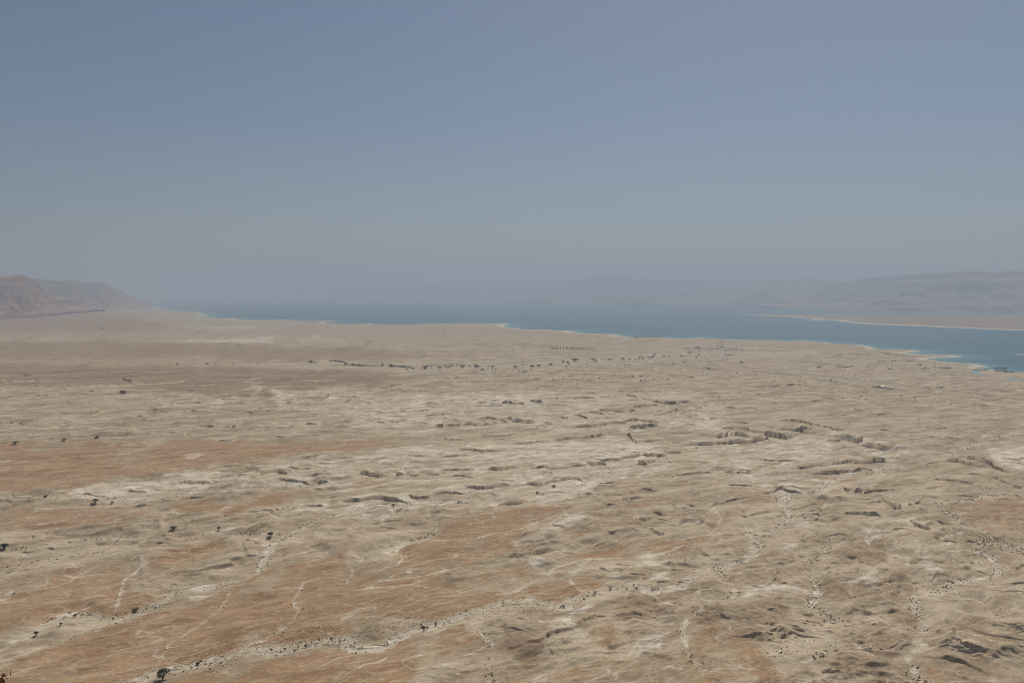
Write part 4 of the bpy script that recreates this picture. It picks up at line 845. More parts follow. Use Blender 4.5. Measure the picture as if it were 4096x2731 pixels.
single = [('L1', 990, 1545, 82, 66, 'largest acacia, wide and dark, standing in the grey stream bed at the bottom left'),
 ('L1', 1645, 678, 46, 30, 'round green acacia where the pale wadi bends up past a white bank'), ('L1', 580, 474, 36, 26, 'flat topped acacia on the pale bench under the white marl ridge'),
 ('L1', 682, 476, 20, 12, 'small acacia just right of the flat topped one under the white marl ridge'), ('L1', 1332, 638, 26, 22, 'upright acacia beside the hairpin of the thin shrub lined gully'),
 ('L1', 1055, 633, 50, 13, 'low spreading acacia at the head of the looping gully'), ('L1', 278, 438, 30, 12, 'low dark acacia on the gravel below the orange sheet'),
 ('L1', 28, 752, 52, 28, 'wide acacia in a pale hollow at the left edge of the view'), ('L1', 390, 95, 32, 16, 'rounded acacia in the thin wadi above the orange sheet'),
 ('L1', 590, 78, 34, 11, 'flat acacia further along the thin wadi above the orange sheet'), ('L1', 92, 116, 42, 13, 'broad low acacia at the left end of the thin upper wadi'),
 ('L1', 825, 1132, 46, 18, 'bright green bushy acacia on the bank of the lower left wadi'), ('L1', 222, 1280, 32, 26, 'dense acacia in the stony bend at the lower left'),
 ('L1', 457, 1165, 24, 18, 'acacia in the grey widening under the red cut bank'), ('L1', 370, 1218, 24, 18, 'acacia between the stony bend and the red cut bank'),
 ('L1', 1858, 1353, 28, 20, 'round acacia at the middle of the bottom grey stream bed'), ('L1', 1205, 1455, 32, 16, 'olive acacia on the far bank of the bottom grey stream bed'),
 ('L2', 500, 1250, 36, 32, 'lone tall acacia at the edge of the grey bed below the orange slope'), ('L2', 575, 1208, 16, 14, 'small acacia up the bed from the lone tall one'),
 ('L2', 315, 494, 32, 17, 'dark acacia at the foot of the long marl cliff'), ('L2', 712, 470, 20, 12, 'small acacia on the wadi right of the long marl cliff'),
 ('L2', 1290, 375, 36, 11, 'wide bush like acacia under the block shaped marl cliff'), ('L2', 1190, 414, 26, 11, 'acacia on the pale flat before the block shaped marl cliff'),
 ('L2', 1350, 1112, 24, 18, 'acacia at the junction where the dark gorge opens'), ('L2', 1635, 998, 24, 16, 'acacia rooted on the lip of the dark narrow gorge'),
 ('R1', 1130, 1203, 66, 26, 'dark scrubby tree on the pale hummock in the left middle distance'), ('R1', 935, 614, 34, 10, 'isolated dark tree on the plain below the left cliffs'),
 ('R4', 850, 1230, 24, 10, 'lone dark tree by the shrub line in front of the airstrip'), ('R4', 295, 1158, 20, 8, 'tiny lone tree on the striped plain at the right'), ('R3', 2105, 922, 40, 18, 'stout dark tree standing alone right of the wash')]
for c, x, y, w_, h_, lb in single:
    u, v = px(c, [(x, y)])[0]; tree(u, v, w_*CR[c][2], h_*CR[c][2], lb)
trees('N', [(195,605,110,18),(320,605,70,18),(430,602,60,20),(490,600,60,25),(570,598,80,25),(500,565,60,25),(520,540,45,15),(560,570,50,20),(640,560,50,15),(690,585,60,35),(745,580,65,45),(785,550,50,25),(790,510,80,30),(820,485,30,10)],
 'dark acacia in the thicket at the right end of the tree lined wash', 'acacias in the thicket at the end of the wash')
trees('N', [(965,562,80,18),(1060,555,45,22),(1300,552,70,20),(1370,542,50,18),(1290,525,30,12),(1450,495,50,25),(1635,525,60,15),(1625,505,30,12),(1580,575,75,25),(895,585,40,10),(960,662,35,14),(1110,640,25,10),(910,690,45,18),(1140,700,40,22),(1360,665,45,25),(1315,690,20,22),
 (1510,682,25,10),(1835,612,30,14),(1985,712,25,20),(1805,790,100,18),(1755,745,30,12),(1800,745,22,14),(2005,633,35,14),(2115,620,35,18),(2000,610,35,12),(1980,545,40,14),(2070,602,25,10),(2160,600,30,10),(1420,515,24,9),(1100,540,20,9),(1880,540,40,9)],
 'scattered dark tree on the pale gravel fan right of the wash thicket', 'trees dotted over the pale gravel fan')
trees('N', [(1610,392,110,25),(1480,385,30,10),(1690,392,40,12),(1775,374,40,10),(1860,388,50,15),(1970,402,60,15),(2050,378,80,8),(2190,410,40,12),(2320,412,60,20),(1730,372,30,8),(1920,380,40,9),(2100,385,50,9),(2250,395,50,10),(2000,420,30,9),(1850,420,40,9),(1550,405,20,9),(1640,425,30,8),(2120,440,40,9)],
 'grey green tamarisk in the dense belt at the far edge of the fan', 'tamarisks along the far edge of the fan')
trees('N', [(80,720,40,18),(235,722,40,25),(297,722,40,30),(890,795,35,14),(750,810,40,12),(895,862,35,16),(280,808,20,8)], 'round dark acacia on the sand in front of the wash thicket', 'acacias on the sand before the thicket')
trees('R3', [(30,966,60,12),(185,960,62,12),(245,956,56,20),(100,941,30,11),(135,943,32,12),(355,941,52,14),(470,918,50,16),(515,924,50,12),(575,909,90,10),(523,941,36,12),(750,901,60,10),(690,906,26,8),(770,913,40,8),(895,894,46,12),(845,892,24,7),(500,956,28,10),(505,974,25,8),(690,936,26,9),(615,950,18,7),(960,946,18,8)],
 'dark green acacia standing midway along the pale tree lined wash', 'acacias in the middle of the wash')
trees('R3', [(68,991,22,9),(110,1009,42,12),(135,1003,22,10),(180,991,28,10),(525,1046,16,9),(557,1046,18,9),(663,1036,15,18),(805,1066,26,12),(850,1076,20,9),(1105,1051,30,14),(1048,1051,15,8),(1180,1046,32,10),(378,1073,15,9),(430,1071,14,9),(467,1076,24,12),(545,1079,18,10),(603,1085,22,9),(715,1091,28,8),(970,1094,16,8),
 (1183,1086,28,12),(1220,1086,20,10),(1305,1079,26,10),(1335,1078,18,8),(1380,1071,18,9),(1430,1073,30,8),(1635,1061,30,10),(1660,1063,30,14),(232,1156,26,8),(2065,1018,26,8),(1285,993,18,8),(1360,986,15,8),(2215,1001,20,8),(2235,1031,16,8),(438,997,14,7),(275,1004,12,6),(1475,1046,14,6)],
 'lone rounded acacia on the sand plain between the wash and the marl cliffs', 'acacias strewn over the sand plain')
trees('R2', [(890,949,28,14),(1165,947,28,14),(1240,949,60,8),(820,946,28,8),(505,913,40,10),(1445,976,36,12),(1390,983,40,8),(1555,976,80,12),(1575,957,34,12),(1612,957,36,14),(1612,976,22,10),(1665,956,20,8),(1690,971,50,14),(1735,957,40,16),(1765,969,45,16),(1800,957,40,16),(1845,949,26,12),(1895,965,80,18),(1965,957,26,18),(2030,966,76,16),(2020,946,46,12),(2135,961,20,12),(2175,961,46,12),(2170,979,28,12),(2203,979,26,10),(2080,985,40,8),(1690,991,28,6),(2225,932,20,7)],
 'dark green acacia at the left end of the tree lined pale wash', 'acacias at the left end of the wash')
trees('R2', [(2005,1009,28,12),(1845,1056,16,10),(1940,1056,18,8),(2250,1029,22,8),(2200,1006,20,6),(1775,1014,16,6),(1640,1040,14,6),(1230,1001,16,6),(745,798,12,7),(815,798,16,8),(880,797,14,6),(1170,793,20,8),(1265,791,12,6),(1360,788,14,6),(850,811,12,6),(2145,906,12,7),(1020,862,12,6),(2075,1062,14,5)],
 'small dark tree scattered on the open plain left of the cliffs', 'small trees on the open left plain')
trees('R1', [(1570,933,20,8),(1625,935,36,10),(1905,931,36,10),(1690,933,18,6),(1980,933,16,8),(2135,931,26,8),(2205,789,22,9),(1430,1356,30,10),(1060,1356,20,8),(1830,640,20,7),(1885,642,24,8),(1840,655,16,6),(1940,655,14,6),(2110,643,14,7),(1455,629,16,5),(285,697,24,8),(215,685,14,6),(140,655,14,6),(350,645,18,6),(715,690,14,6),(1110,556,12,5),(920,600,20,6),(1300,630,12,5),(1550,635,12,5),(1230,1018,12,5)],
 'tiny dark tree on the brown plain at the far left', 'tiny trees on the far left plain')
trees('Q', [(105,335,50,25),(150,322,45,15),(1050,300,45,16),(2032,300,50,32),(1985,290,40,16),(2120,330,40,24),(2110,380,50,16),(2160,358,50,14),(1550,722,26,18),(1585,744,36,12),(1655,748,26,12),(345,583,60,14),(445,603,40,22),(450,308,60,14),(510,312,50,12),(740,310,60,10),(320,238,24,8),(320,140,36,12),(395,134,30,9)],
 'dark tree near the buildings and the airstrip', 'trees round the airstrip and farm buildings')
# date palms of the plantation, set out in rows
cents = []
pv_, pf_ = tube([(0, 0, 0), (.02, 0, .45), (0, 0, .72)], [.05, .04, .04])
fr = []
for k in range(14):
    a = 2*math.pi*k/14+random.uniform(-.15, .15); el_ = random.uniform(.1, .9)
    p0 = Vector((0, 0, .72)); d = Vector((math.cos(a), math.sin(a), 0)); s_ = Vector((-math.sin(a), math.cos(a), 0))*.07
    p1 = p0+d*.25+Vector((0, 0, .22*el_)); p2 = p0+d*.48+Vector((0, 0, .2*el_-.18))
    fr.append(([tuple(p0), tuple(p1+s_), tuple(p1-s_), tuple(p2)], [(0, 1, 2), (1, 3, 2)]))
pf = join(fr)
ptm = bpy.data.meshes.new('date_palm'); vv2, ff2 = join([(pv_, pf_), pf]); ptm.from_pydata(vv2, [], ff2); ptm.materials.append(M_PALM)
def palm(x, y, s, label, group):
    z = float(zat(np.array([x]), np.array([y]))[0]); o = bpy.data.objects.new('date_palm', ptm); C.objects.link(o)
    o.location = (x, y, z-.1); o.scale = (s, s, s); o.rotation_euler = (0, 0, random.uniform(0, 6)); tag(o, label, 'palm tree', group)
A_ = [np.array(place(*px('R3', [p])[0])[:2]) for p in [(380, 806), (660, 806), (760, 790), (340, 772)]]
for i in range(11):
    for j in range(13):
        if random.random() < .06: continue
        a, b = (i+.0)/10, j/12
        p = (A_[0]*(1-b)+A_[1]*b)*(1-a)+(A_[3]*(1-b)+A_[2]*b)*a
        palm(p[0], p[1], random.uniform(9, 12), 'date palm in the square plantation of widely spaced rows on the plain', 'date palms of the square plantation')
for c, p0, p1, n_, lb, gr in (('R2', (1975, 757), (2250, 751), 42, 'date palm in the single dark row left of the square plantation', 'date palms of the dark row'), ('R3', (0, 755), (330, 771), 36, 'date palm in the thin line leading to the square plantation', 'date palms of the thin line')):
    a = np.array(place(*px(c, [p0])[0])[:2]); b = np.array(place(*px(c, [p1])[0])[:2])
    for k in range(n_):
        p = a+(b-a)*k/(n_-1)+rng.normal(0, 6, 2); palm(p[0], p[1]+rng.uniform(-30, 30), random.uniform(9, 12), lb, gr)

# ---- shrubs along the stream beds
pts = []
for W, wd, sh in wadis:
    seg = np.hypot(*np.diff(W, axis=0).T); L = np.concatenate([[0], np.cumsum(seg)])
    D0 = np.hypot(W[:, 0], W[:, 1]).mean(); n_ = int(L[-1]/10*sh*1.7)
    if n_ < 1: continue
    s_ = rng.random(n_)*L[-1]; cl = perlin(s_/35, s_*0+wd+D0) ; s_ = s_[cl > -.25]; n_ = len(s_)
    X_ = np.interp(s_, L, W[:, 0]); Y_ = np.interp(s_, L, W[:, 1])
    off = rng.choice([-1, 1], n_)*np.abs(rng.normal(.8, .45, n_))*(wd*.8+1.5)
    dx = np.interp(s_, L, np.gradient(W[:, 0])); dy = np.interp(s_, L, np.gradient(W[:, 1])); n0 = np.maximum(np.hypot(dx, dy), 1e-6)
    k = np.column_stack([X_-dy/n0*off, Y_+dx/n0*off, np.abs(rng.normal(0, .36, n_))*(1+D0/3200)*.85+.28+D0/4600, rng.random(n_)])
    pts.append(k)
# sparse scrub on the slopes, denser on the fan
def scatter(c, poly, n_, r0, r1):
    P = np.array(px(c, poly)); out = []
    W = np.array([place(u, v)[:2] for u, v in P]); lo, hi = W.min(0), W.max(0)
    q_ = rng.random((n_*4, 2))*(hi-lo)+lo; s_ = poly_sd(q_[:, 0], q_[:, 1], W); q_ = q_[s_ > 0][:n_]
    pts.append(np.column_stack([q_, rng.uniform(r0, r1, len(q_))**1.0, rng.random(len(q_))]))
scatter('N', [(850, 440), (1300, 400), (1900, 400), (2352, 420), (2352, 700), (1600, 760), (900, 700), (650, 600)], 700, 1.2, 3.4)
scatter('N', [(1300, 380), (2352, 385), (3300, 425), (3500, 445), (2352, 465), (1500, 455)], 620, 1.5, 4.0)
scatter('R3', [(0, 900), (1200, 860), (2352, 900), (2352, 1100), (0, 1110)], 800, .9, 2.0)
scatter('R2', [(0, 930), (1400, 950), (2352, 920), (2352, 1150), (1400, 1100), (300, 990)], 800, .9, 2.1)
scatter('R1', [(0, 600), (2352, 620), (2352, 780), (0, 800)], 300, 2, 4.5)
scatter('R1', [(0, 1080), (2352, 1000), (2352, 1500), (0, 1500)], 300, .7, 1.4)
scatter('L1', [(0, 1300), (700, 1150), (2077, 800), (2077, 1568), (0, 1568)], 700, .22, .45)
scatter('L1', [(1300, 1520), (1500, 1400), (2077, 1340), (2077, 1200), (1700, 1250), (1000, 1420)], 1200, .3, .75)
scatter('L2', [(0, 900), (2077, 800), (2077, 1568), (0, 1568)], 700, .22, .42)
scatter('L2', [(0, 1240), (500, 1130), (1250, 1060), (1250, 1150), (500, 1240), (0, 1340)], 900, .3, .7)
scatter('L3', [(0, 700), (2077, 600), (2077, 1568), (0, 1568)], 450, .22, .4)
scatter('L3', [(1780, 640), (1900, 680), (2077, 740), (2077, 790), (1850, 760)], 350, .5, 1.1)
scatter('R4', [(0, 850), (1400, 880), (2352, 1100), (2352, 1330), (0, 1240)], 260, .9, 1.9)
pts = np.vstack(pts); pts = pts[(pts[:, 1] > 300)]
pts = pts[np.abs(pts[:, 0]/pts[:, 1]) < .84]
zz_ = zat(pts[:, 0], pts[:, 1]); pu, pvv = project(pts[:, 0], pts[:, 1], zz_)
# the same shift the grid points got beside a scarp is small; sit the plants on the interpolated ground
app = pts[:, 2]/np.hypot(pts[:, 0], pts[:, 1])*((pu > -20) & (pu < 4116) & (pvv < 2745))
order = np.argsort(-app); top = order[:280]; rest = order[280:]
sh_proto = []
for k in range(4):
    rs = np.random.default_rng(50+k)
    cl_ = [(rs.uniform(-.5, .5), rs.uniform(-.5, .5), rs.uniform(.3, .6), rs.uniform(.7, 1.2)) for _ in range(5)]
    me = bpy.data.meshes.new('desert_shrub'); v_, f_ = leaves(70, cl_, .5, .22, .8, rs); v_ = [(a, b, max(c_, -.05)) for a, b, c_ in v_]
    me.from_pydata(v_, [], f_); me.materials.append(M_SHR); sh_proto.append(me)
for i in top:
    x, y, r, q_ = pts[i]; o = bpy.data.objects.new('desert_shrub', sh_proto[int(q_*4)]); C.objects.link(o)
    o.location = (x, y, zz_[i]-.05); o.scale = (r*1.1, r*1.1, r*.9); o.rotation_euler = (0, 0, q_*40)
    reg = 'left' if pu[i] < 1300 else ('middle' if pu[i] < 2700 else 'right')
    tag(o, {'left': 'grey brown desert shrub beside a stony stream bed at the lower left', 'middle': 'grey brown desert shrub beside a stony stream bed at the lower middle', 'right': 'grey brown desert shrub beside a winding gully at the lower right'}[reg], 'shrub', 'desert shrubs of the stream beds at the lower '+reg)
# all the smaller ones: rough little domes, one object
n_ = len(rest); base = []
ring = [(math.cos(a), math.sin(a)) for a in np.linspace(0, 2*math.pi, 7)[:-1]]
bv_ = np.array([(x, y, 0) for x, y in ring]+[(x*.75, y*.75, .62) for x, y in ring]+[(0, 0, .95)])
bf_ = []
for k in range(6): bf_ += [(k, (k+1) % 6, 6+(k+1) % 6), (k, 6+(k+1) % 6, 6+k), (6+k, 6+(k+1) % 6, 12)]
bf_ = np.array(bf_)
jit = rng.uniform(.55, 1.25, (n_, 13, 1)); P_ = pts[rest]
Vs = bv_[None]*jit*P_[:, None, 2:3]*np.array([1, 1, .8]); Vs[..., 0] += P_[:, None, 0]; Vs[..., 1] += P_[:, None, 1]; Vs[..., 2] += zz_[rest][:, None]-.08
Fs = (bf_[None]+(np.arange(n_)*13)[:, None, None]).reshape(-1, 3)
scrub = np_mesh('scrub', Vs.reshape(-1, 3), Fs, M_SHR); scrub['kind'] = 'stuff'
# far oasis under the cliffs
def grove(name, c, line, n_, r0, r1, depth, mt):
    W = smooth_line(np.array([place(u, v)[:2] for u, v in px(c, line)]), 8); t_ = rng.random(n_)*(len(W)-1); i0 = t_.astype(int).clip(0, len(W)-2); f_ = (t_-i0)[:, None]
    p = W[i0]*(1-f_)+W[i0+1]*f_; p[:, 1] += rng.uniform(-depth, depth, n_); r = rng.uniform(r0, r1, n_)
    z = zat(p[:, 0], p[:, 1]); V_ = bv_[None]*rng.uniform(.6, 1.3, (n_, 13, 1))*r[:, None, None]; V_[..., 0] += p[:, None, 0]; V_[..., 1] += p[:, None, 1]; V_[..., 2] += z[:, None]-.5
    o = np_mesh(name, V_.reshape(-1, 3), (bf_[None]+(np.arange(n_)*13)[:, None, None]).reshape(-1, 3), mt); o['kind'] = 'stuff'; return o
grove('palm_grove', 'P', [(385, 1226), (430, 1229), (480, 1231), (530, 1233), (580, 1234)], 700, 10, 20, 260, M_PALM)
grove('palm_grove', 'P', [(590, 1249), (630, 1250)], 60, 8, 14, 120, M_PALM)
grove('palm_grove', 'P', [(650, 1237), (700, 1241)], 60, 8, 14, 150, M_PALM)

# ------------------------------------------------------------------ buildings and masts
M_WHITE = simple('white_roof', (.78, .76, .72), .6, .05); M_WALL = simple('plaster_wall', (.45, .41, .35), .85, .12, .6); M_GREYR = simple('grey_roof', (.26, .26, .26), .7, .15)
M_BLUER = simple('blue_roof', (.07, .09, .14), .6, .15); M_DARK = simple('dark_steel', (.09, .08, .085), .6, .2); M_WOOD = simple('pole_wood', (.12, .09, .07), .9, .2); M_CONC = simple('concrete', (.36, .34, .31), .85, .15, .5)
M_BEIGE = simple('beige_wall', (.40, .34, .27), .9, .12, .6); M_REDM = simple('rust_red_steel', (.16, .085, .075), .7, .2)
def box(x0, x1, y0, y1, z0, z1): return ([(x0, y0, z0), (x1, y0, z0), (x1, y1, z0), (x0, y1, z0), (x0, y0, z1), (x1, y0, z1), (x1, y1, z1), (x0, y1, z1)], [(0, 3, 2, 1), (4, 5, 6, 7), (0, 1, 5, 4), (1, 2, 6, 5), (2, 3, 7, 6), (3, 0, 4, 7)])
def empty(name, u, v, label, cat, group=None, rz=0, z=None):
    x, y, zz = place(u, v)
    if z is not None: x, y = hit(u, v, z); zz = z
    e = bpy.data.objects.new(name, None); C.objects.link(e); e.location = (x, y, zz-.2); e.rotation_euler = (0, 0, math.radians(rz)); tag(e, label, cat, group); return e
def building(name, c, x, y, wpx, dm, h, label, cat, roof, wall, rz=0, gable=0.0, doors=1, wins=3):
    u, v = px(c, [(x, y)])[0]; e = empty(name, u, v, label, cat, None, rz); wm = wpx*CR[c][2]*math.hypot(e.location.x, e.location.y)/F
    a, b = wm/2, dm/2
    mesh_of('wall', box(-a, a, -b, b, -1.0, h), wall, e)
    o_ = .4
    if gable > 0:
        vs = [(-a-o_, -b-o_, h+.02), (a+o_, -b-o_, h+.02), (a+o_, b+o_, h+.02), (-a-o_, b+o_, h+.02), (-a-o_, 0, h+gable), (a+o_, 0, h+gable)]
        mesh_of('roof', (vs, [(0, 1, 5, 4), (2, 3, 4, 5), (1, 2, 5), (3, 0, 4), (0, 3, 2, 1)]), roof, e)
    else: mesh_of('roof', box(-a-o_, a+o_, -b-o_, b+o_, h+.02, h+.45), roof, e)
    for k in range(doors): mesh_of('door', box(-a*.7+k*a*.9, -a*.7+k*a*.9+min(4, a*.5), -b-.1, -b-.02, 0, h*.75), M_DARK, e)
    for k in range(wins):
        xx_ = -a*.1+k*a*.9/wins+.3; mesh_of('window', box(xx_, xx_+min(1.6, a*.15), -b-.08, -b-.02, h*.4, h*.7), M_DARK, e)
    return e
building('warehouse', 'Q', 1298, 706, 84, 26, 6, 'large shed with a bright white pitched roof beside the airstrip', 'warehouse', M_WHITE, M_WALL, 20, 3.2)
building('shed', 'Q', 1160, 692, 76, 9, 3.5, 'long low shed with a dark blue roof left of the white roofed warehouse', 'shed', M_BLUER, M_WALL, -8)
building('canopy_shed', 'Q', 1228, 702, 56, 18, 4.5, 'grey sloping roof butting against the left side of the white roofed warehouse', 'shed', M_GREYR, M_WALL, 12, 1.5)
building('barracks', 'Q', 1400, 722, 90, 8, 3.2, 'long beige flat roofed block right of the white roofed warehouse', 'building', M_WALL, M_BEIGE, -12, 0, 2, 5)
building('barracks', 'Q', 1480, 736, 60, 7, 3.0, 'shorter beige block at the right end of the airstrip row', 'building', M_GREYR, M_BEIGE, -12, 0, 1, 3)
building('hut', 'Q', 1055, 650, 30, 6, 3, 'small white hut alone on the airstrip apron', 'hut', M_WHITE, M_WHITE, -5, 0, 1, 1)
building('farmhouse', 'Q', 590, 318, 70, 16, 5, 'pale farmhouse among trees on the plain before the shore', 'house', M_CONC, M_WALL, 0, 0, 2, 4)
building('farmhouse', 'Q', 665, 318, 50, 12, 4, 'dark roofed house right beside the pale farmhouse', 'house', M_BLUER, M_WALL, 0, 1.5)
building('ruin', 'Q', 1450, 356, 54, 12, 5, 'roofless looking brown block standing alone below the tall pylon', 'ruin', M_BEIGE, M_BEIGE, 3, 0, 1, 2)
building('hut', 'Q', 785, 480, 36, 7, 3.4, 'small hut with white roof on the empty plain above the airstrip', 'hut', M_WHITE, M_DARK, 0, 0, 1, 1)
building('pump_house', 'Q', 2060, 352, 60, 12, 5, 'grey pump house among dark trees near the shore', 'pump house', M_GREYR, M_CONC, 0)
building('storage_hut', 'K', 235, 408, 26, 6, 4, 'tiny white hut left of the blue roofed halls', 'hut', M_WHITE, M_WHITE, 0, 0, 1, 0)
building('hall', 'K', 410, 436, 110, 22, 6, 'left blue roofed hall with a white front near the lake', 'hall', M_BLUER, M_WHITE, -5, 2)
building('hall', 'K', 540, 436, 110, 22, 6, 'right blue roofed hall with a dark front near the lake', 'hall', M_BLUER, M_GREYR, -12, 2)
building('greenhouse', 'N', 2190, 522, 155, 22, 5, 'long low greenhouse with a steel blue roof beside the main road', 'greenhouse', M_BLUER, M_CONC, -4, 1)
building('packing_shed', 'N', 1820, 500, 120, 14, 2.2, 'long low white roofed shed among the tamarisks', 'shed', M_WHITE, M_WALL, -3)
building('packing_shed', 'N', 1440, 462, 90, 14, 2.4, 'pale grey roofed shed at the left edge of the tamarisks', 'shed', M_CONC, M_WALL, -3)
building('workshop', 'N', 455, 194, 60, 22, 5, 'low grey workshop at the foot of the shore cranes', 'workshop', M_CONC, M_GREYR, 0)
building('workshop', 'N', 865, 180, 44, 18, 5, 'dark hut at the foot of the tallest shore mast', 'workshop', M_DARK, M_DARK, 0)
# pumping station: a steel gantry over a white block at the water
e = empty('pumping_station', *px('K', [(1790, 505)])[0], 'pumping station with a dark gantry on posts at the lake edge', 'pumping station', None, -4)
s_ = CR['K'][2]*math.hypot(e.location.x, e.location.y)/F; a = 110*s_
mesh_of('gantry', box(-a, a, -5, 5, 62*s_, 80*s_), M_REDM, e)
for k in range(7):
    xx_ = -a+.6+k*(2*a-1.2)/6
    for yy_ in (-4.5, 4.5): mesh_of('post', box(xx_-.45, xx_+.45, yy_-.4, yy_+.4, -1, 62*s_-.02), M_DARK, e)
mesh_of('deck', box(-a-2, a+2, -7, 7, -2, 6), M_CONC, e)
mesh_of('machine_house', box(-a*.75, a*.05, -12, -7.1, -1, 9), M_WHITE, e)
for k in range(5): mesh_of('window', box(-a*.7+k*4.4, -a*.7+k*4.4+2, -12.12, -12.02, 4, 6.5), M_DARK, e)
e = empty('quay_wall', *px('K', [(2010, 526)])[0], 'dark low quay wall right of the pumping station', 'wall', None, -2); a = 90*s_
mesh_of('wall', box(-a, a, -2, 2, -2, 4), M_DARK, e); mesh_of('rail', box(-a, a, -.2, .2, 4.02, 5), M_DARK, e)
e = empty('weir', *px('K', [(1320, 470)])[0], 'dark weir with pale gate piers at the head of the turquoise canal', 'weir', None, -2); a = 140*s_
mesh_of('barrier', box(-a, a, -3, 3, -2, 3.5), M_DARK, e)
for k in range(7): mesh_of('gate_pier', box(-20+k*7, -18+k*7, -5, -3.05, -2, 5), M_CONC, e)
building('kiosk', 'K', 2255, 537, 36, 6, 4, 'small white kiosk at the right end of the quay', 'hut', M_WHITE, M_WHITE, 0, 0, 1, 0)
# power poles: two posts, a cross arm and insulators
def pole_meshes():
    p = tube([(0, 0, -1), (0, 0, 1)], [.022, .016], 6)
    return p
def power_pole(u, v, hpx, label, group):
    x, y, z = place(u, v); D = math.hypot(x, y); h = hpx*D/F
    e = bpy.data.objects.new('power_pole', None); C.objects.link(e); e.location = (x, y, z); e.rotation_euler = (0, 0, math.radians(random.uniform(-35, -10))); tag(e, label, 'power pole', group)
    for s in (-1, 1): mesh_of('post', tube([(s*2.2, 0, -1), (s*2.0, 0, h)], [.34, .24], 6), M_WOOD, e)
    mesh_of('cross_arm', box(-5, 5, -.25, .25, h*.86, h*.86+.5), M_WOOD, e)
    for k in (-4.6, 0, 4.6): mesh_of('insulator', tube([(k, 0, h*.86-.05), (k, 0, h*.86-1.6)], [.2, .2], 6), M_DARK, e)
for c, lst, lb, gr in (
 ('R3', [(985,930,26),(1012,930,26),(1275,970,26),(1303,970,26),(1520,1001,26),(1548,1001,26),(1755,1035,30),(1790,1035,28),(1898,1065,30),(2010,1058,26),(2040,1055,22),(2135,1058,26)], 'wooden H shaped power pole in the double line across the sand plain', 'power poles across the sand plain'),
 ('R3', [(5,830,40),(18,832,36),(95,812,40),(122,810,36),(255,850,28),(290,852,28),(510,884,26),(325,884,20)], 'power pole in the far group left of the wash', 'power poles left of the wash'),
 ('R3', [(312,1132,24),(600,1130,26),(5,1118,22)], 'single power pole on the sand just beyond the cliff tops', 'power poles beyond the cliff tops'),
 ('R2', [(1243,1150,34),(333,1345,36),(840,1245,26),(1050,1200,22),(1990,1140,18)], 'power pole standing by itself among the left marl ground', 'power poles in the left marl ground'),
 ('R4', [(38,1110,28),(65,1106,28),(337,1122,24),(443,1160,28),(470,1160,28),(885,1218,30),(912,1218,30),(990,1205,26),(1243,1268,46),(1350,1280,46),(1328,1262,28),(1220,1240,24),(1895,1345,44),(1968,1352,44),(1990,1350,44)], 'tall power pole in the line running past the airstrip', 'power poles past the airstrip'),
 ('R4', [(1138,975,66),(1090,975,24),(1530,962,50),(1573,948,46)], 'tall steel pylon near the shore on the right', 'pylons near the right shore')):
    for x, y, h_ in lst:
        u, v = px(c, [(x, y)])[0]; power_pole(u, v, h_*CR[c][2], lb, gr)
# masts and crane jibs at the shore
def mast(c, x, y, tx, ty, label, name='crane', r=.8):
    u, v = px(c, [(x, y)])[0]; e = empty(name, u, v, label, 'crane' if name == 'crane' else 'mast'); k = CR[c][2]*math.hypot(e.location.x, e.location.y)/F
    dx, dz = (tx-x)*k, (y-ty)*k; top = (dx, 0, dz)
    for s in ((-1, -1), (1, -1), (1, 1), (-1, 1)): mesh_of('leg', tube([(s[0]*1.6, s[1]*1.6, -1), (dx+s[0]*.35, s[1]*.35, dz)], [.38, .26], 5), M_DARK, e)
    for j in range(1, 9):
        f_ = j/9; w_ = 1.6*(1-f_)+.35*f_
        mesh_of('brace', box(dx*f_-w_, dx*f_+w_, -w_, w_, dz*f_-.15, dz*f_+.15), M_DARK, e)
    mesh_of('footing', box(-4, 4, -4, 4, -1.2, 1.0), M_CONC, e)
mast('N', 405, 182, 355, 98, 'dark crane jib leaning left over the shore'); mast('N', 520, 184, 575, 128, 'dark crane jib leaning right over the shore')
mast('N', 873, 175, 873, 135, 'stout dark mast on the shore spit', 'mast'); mast('N', 1028, 205, 1026, 145, 'thin tall mast right of the shore spit', 'mast')
# jetty rail along the shore near the cranes
e = empty('jetty', *px('N', [(640, 186)])[0], 'dark jetty running along the waterline right of the cranes', 'jetty'); k = .2126*math.hypot(e.location.x, e.location.y)/F
mesh_of('deck', box(-130*k, 130*k, -3, 3, 1.5, 3.5), M_DARK, e)
for i in range(10): mesh_of('pile', box(-125*k+i*27*k, -125*k+i*27*k+2, -2, 2, -3, 1.48), M_DARK, e)
# barge on the lake
x, y = hit(*px('R4', [(2228, 667)])[0], 0.0); e = bpy.data.objects.new('barge', None); C.objects.link(e); e.location = (x, y, 0); e.rotation_euler = (0, 0, -.1); tag(e, 'small dark work barge alone on the lake off the right shore', 'boat')
mesh_of('hull', ([(-13, -4, -1), (13, -4, -1), (13, 4, -1), (-13, 4, -1), (-15, -5, 2), (16, -5, 2.6), (16, 5, 2.6), (-15, 5, 2)], [(0, 3, 2, 1), (4, 5, 6, 7), (0, 1, 5, 4), (1, 2, 6, 5), (2, 3, 7, 6), (3, 0, 4, 7)]), M_DARK, e)
mesh_of('cabin', box(-4, 5, -3, 3, 2.62, 6.5), M_GREYR, e); mesh_of('mast', tube([(-1, 0, 6.4), (-1, 0, 11)], [.25, .15], 6), M_DARK, e)

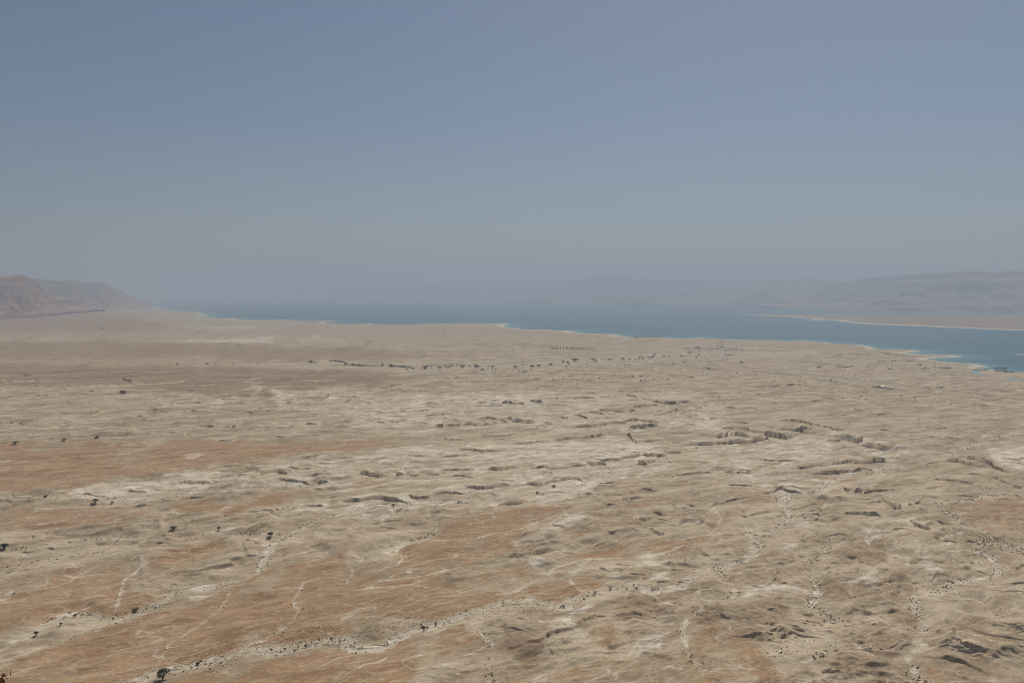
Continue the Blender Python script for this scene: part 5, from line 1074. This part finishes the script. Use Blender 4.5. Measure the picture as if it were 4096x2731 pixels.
# ------------------------------------------------------------------ the crag the viewpoint stands on, with a dry bush on its rim
MC = rock_material('crag_rock', (.26, .16, .10), (.36, .24, .16), (.18, .11, .07), .4, .5)
gx_, gs = np.meshgrid(np.linspace(-60, 60, 121), np.linspace(0, 1, 60))
fy_ = np.interp(gs, [0, .35, .4, 1], [-60, -3, 1.0, 70]); fz = np.interp(gs, [0, .35, .4, .45, .8, 1], [H-2, H-1.9, H-2.0, H-60, 160, 60])
nn = fbm(gx_/6, fy_/6+fz/9, 4, 91); fy_ = fy_+nn*1.2*(gs > .3)*(gs < .42)*.4+nn*6*(gs > .42); fz = fz+nn*.5*(gs < .4)
id_ = np.arange(gx_.size).reshape(gx_.shape); q_ = np.stack([id_[:-1, :-1], id_[:-1, 1:], id_[1:, 1:], id_[1:, :-1]], -1).reshape(-1, 4)
cr_ = np_mesh('cliff', np.stack([gx_, fy_, fz], -1).reshape(-1, 3), q_, MC, False, colname='soil', cols=np.tile([0, 0, 0, 1.], (gx_.size, 1))); cr_['kind'] = 'structure'
dx, dy, dz = ray(5, 2729); k = 3.9
bx_, by_, bz_ = dx*k, dy*k, H+dz*k
rs = np.random.default_rng(5); e = bpy.data.objects.new('dry_bush', None); C.objects.link(e); e.location = (bx_-.10, by_, bz_-.42); tag(e, 'dark red brown dry bush poking into the bottom left corner', 'bush')
mesh_of('foliage', leaves(420, [(rs.uniform(-.14, .06), rs.uniform(-.12, .12), rs.uniform(.05, .33), rs.uniform(.6, 1.1)) for _ in range(9)], .13, .018, 1, rs), M_DRY, e)
mesh_of('stem', join([tube([(0, 0, -1.2), (rs.uniform(-.05, .05), 0, -.3), (rs.uniform(-.12, .12), rs.uniform(-.1, .1), .3)], [.02, .014, .004]) for _ in range(5)]), M_BARK, e)

# ------------------------------------------------------------------ air
m = bpy.data.materials.new('haze'); m.use_nodes = True; t = m.node_tree
t.nodes.remove(t.nodes['Principled BSDF']); pv = t.nodes.new('ShaderNodeVolumePrincipled')
pv.inputs['Color'].default_value = HAZE_COLOR; pv.inputs['Density'].default_value = HAZE_DENSITY; pv.inputs['Anisotropy'].default_value = .15
t.links.new(pv.outputs[0], t.nodes['Material Output'].inputs['Volume'])
x0, x1, y0, y1, z0, z1_ = -72000, 72000, -9000, 72000, -30, 1900
bv = [(x0, y0, z0), (x1, y0, z0), (x1, y1, z0), (x0, y1, z0), (x0, y0, z1_), (x1, y0, z1_), (x1, y1, z1_), (x0, y1, z1_)]
bf = [(0, 3, 2, 1), (4, 5, 6, 7), (0, 1, 5, 4), (1, 2, 6, 5), (2, 3, 7, 6), (3, 0, 4, 7)]
hz = np_mesh('haze', bv, bf, m); hz['kind'] = 'stuff'
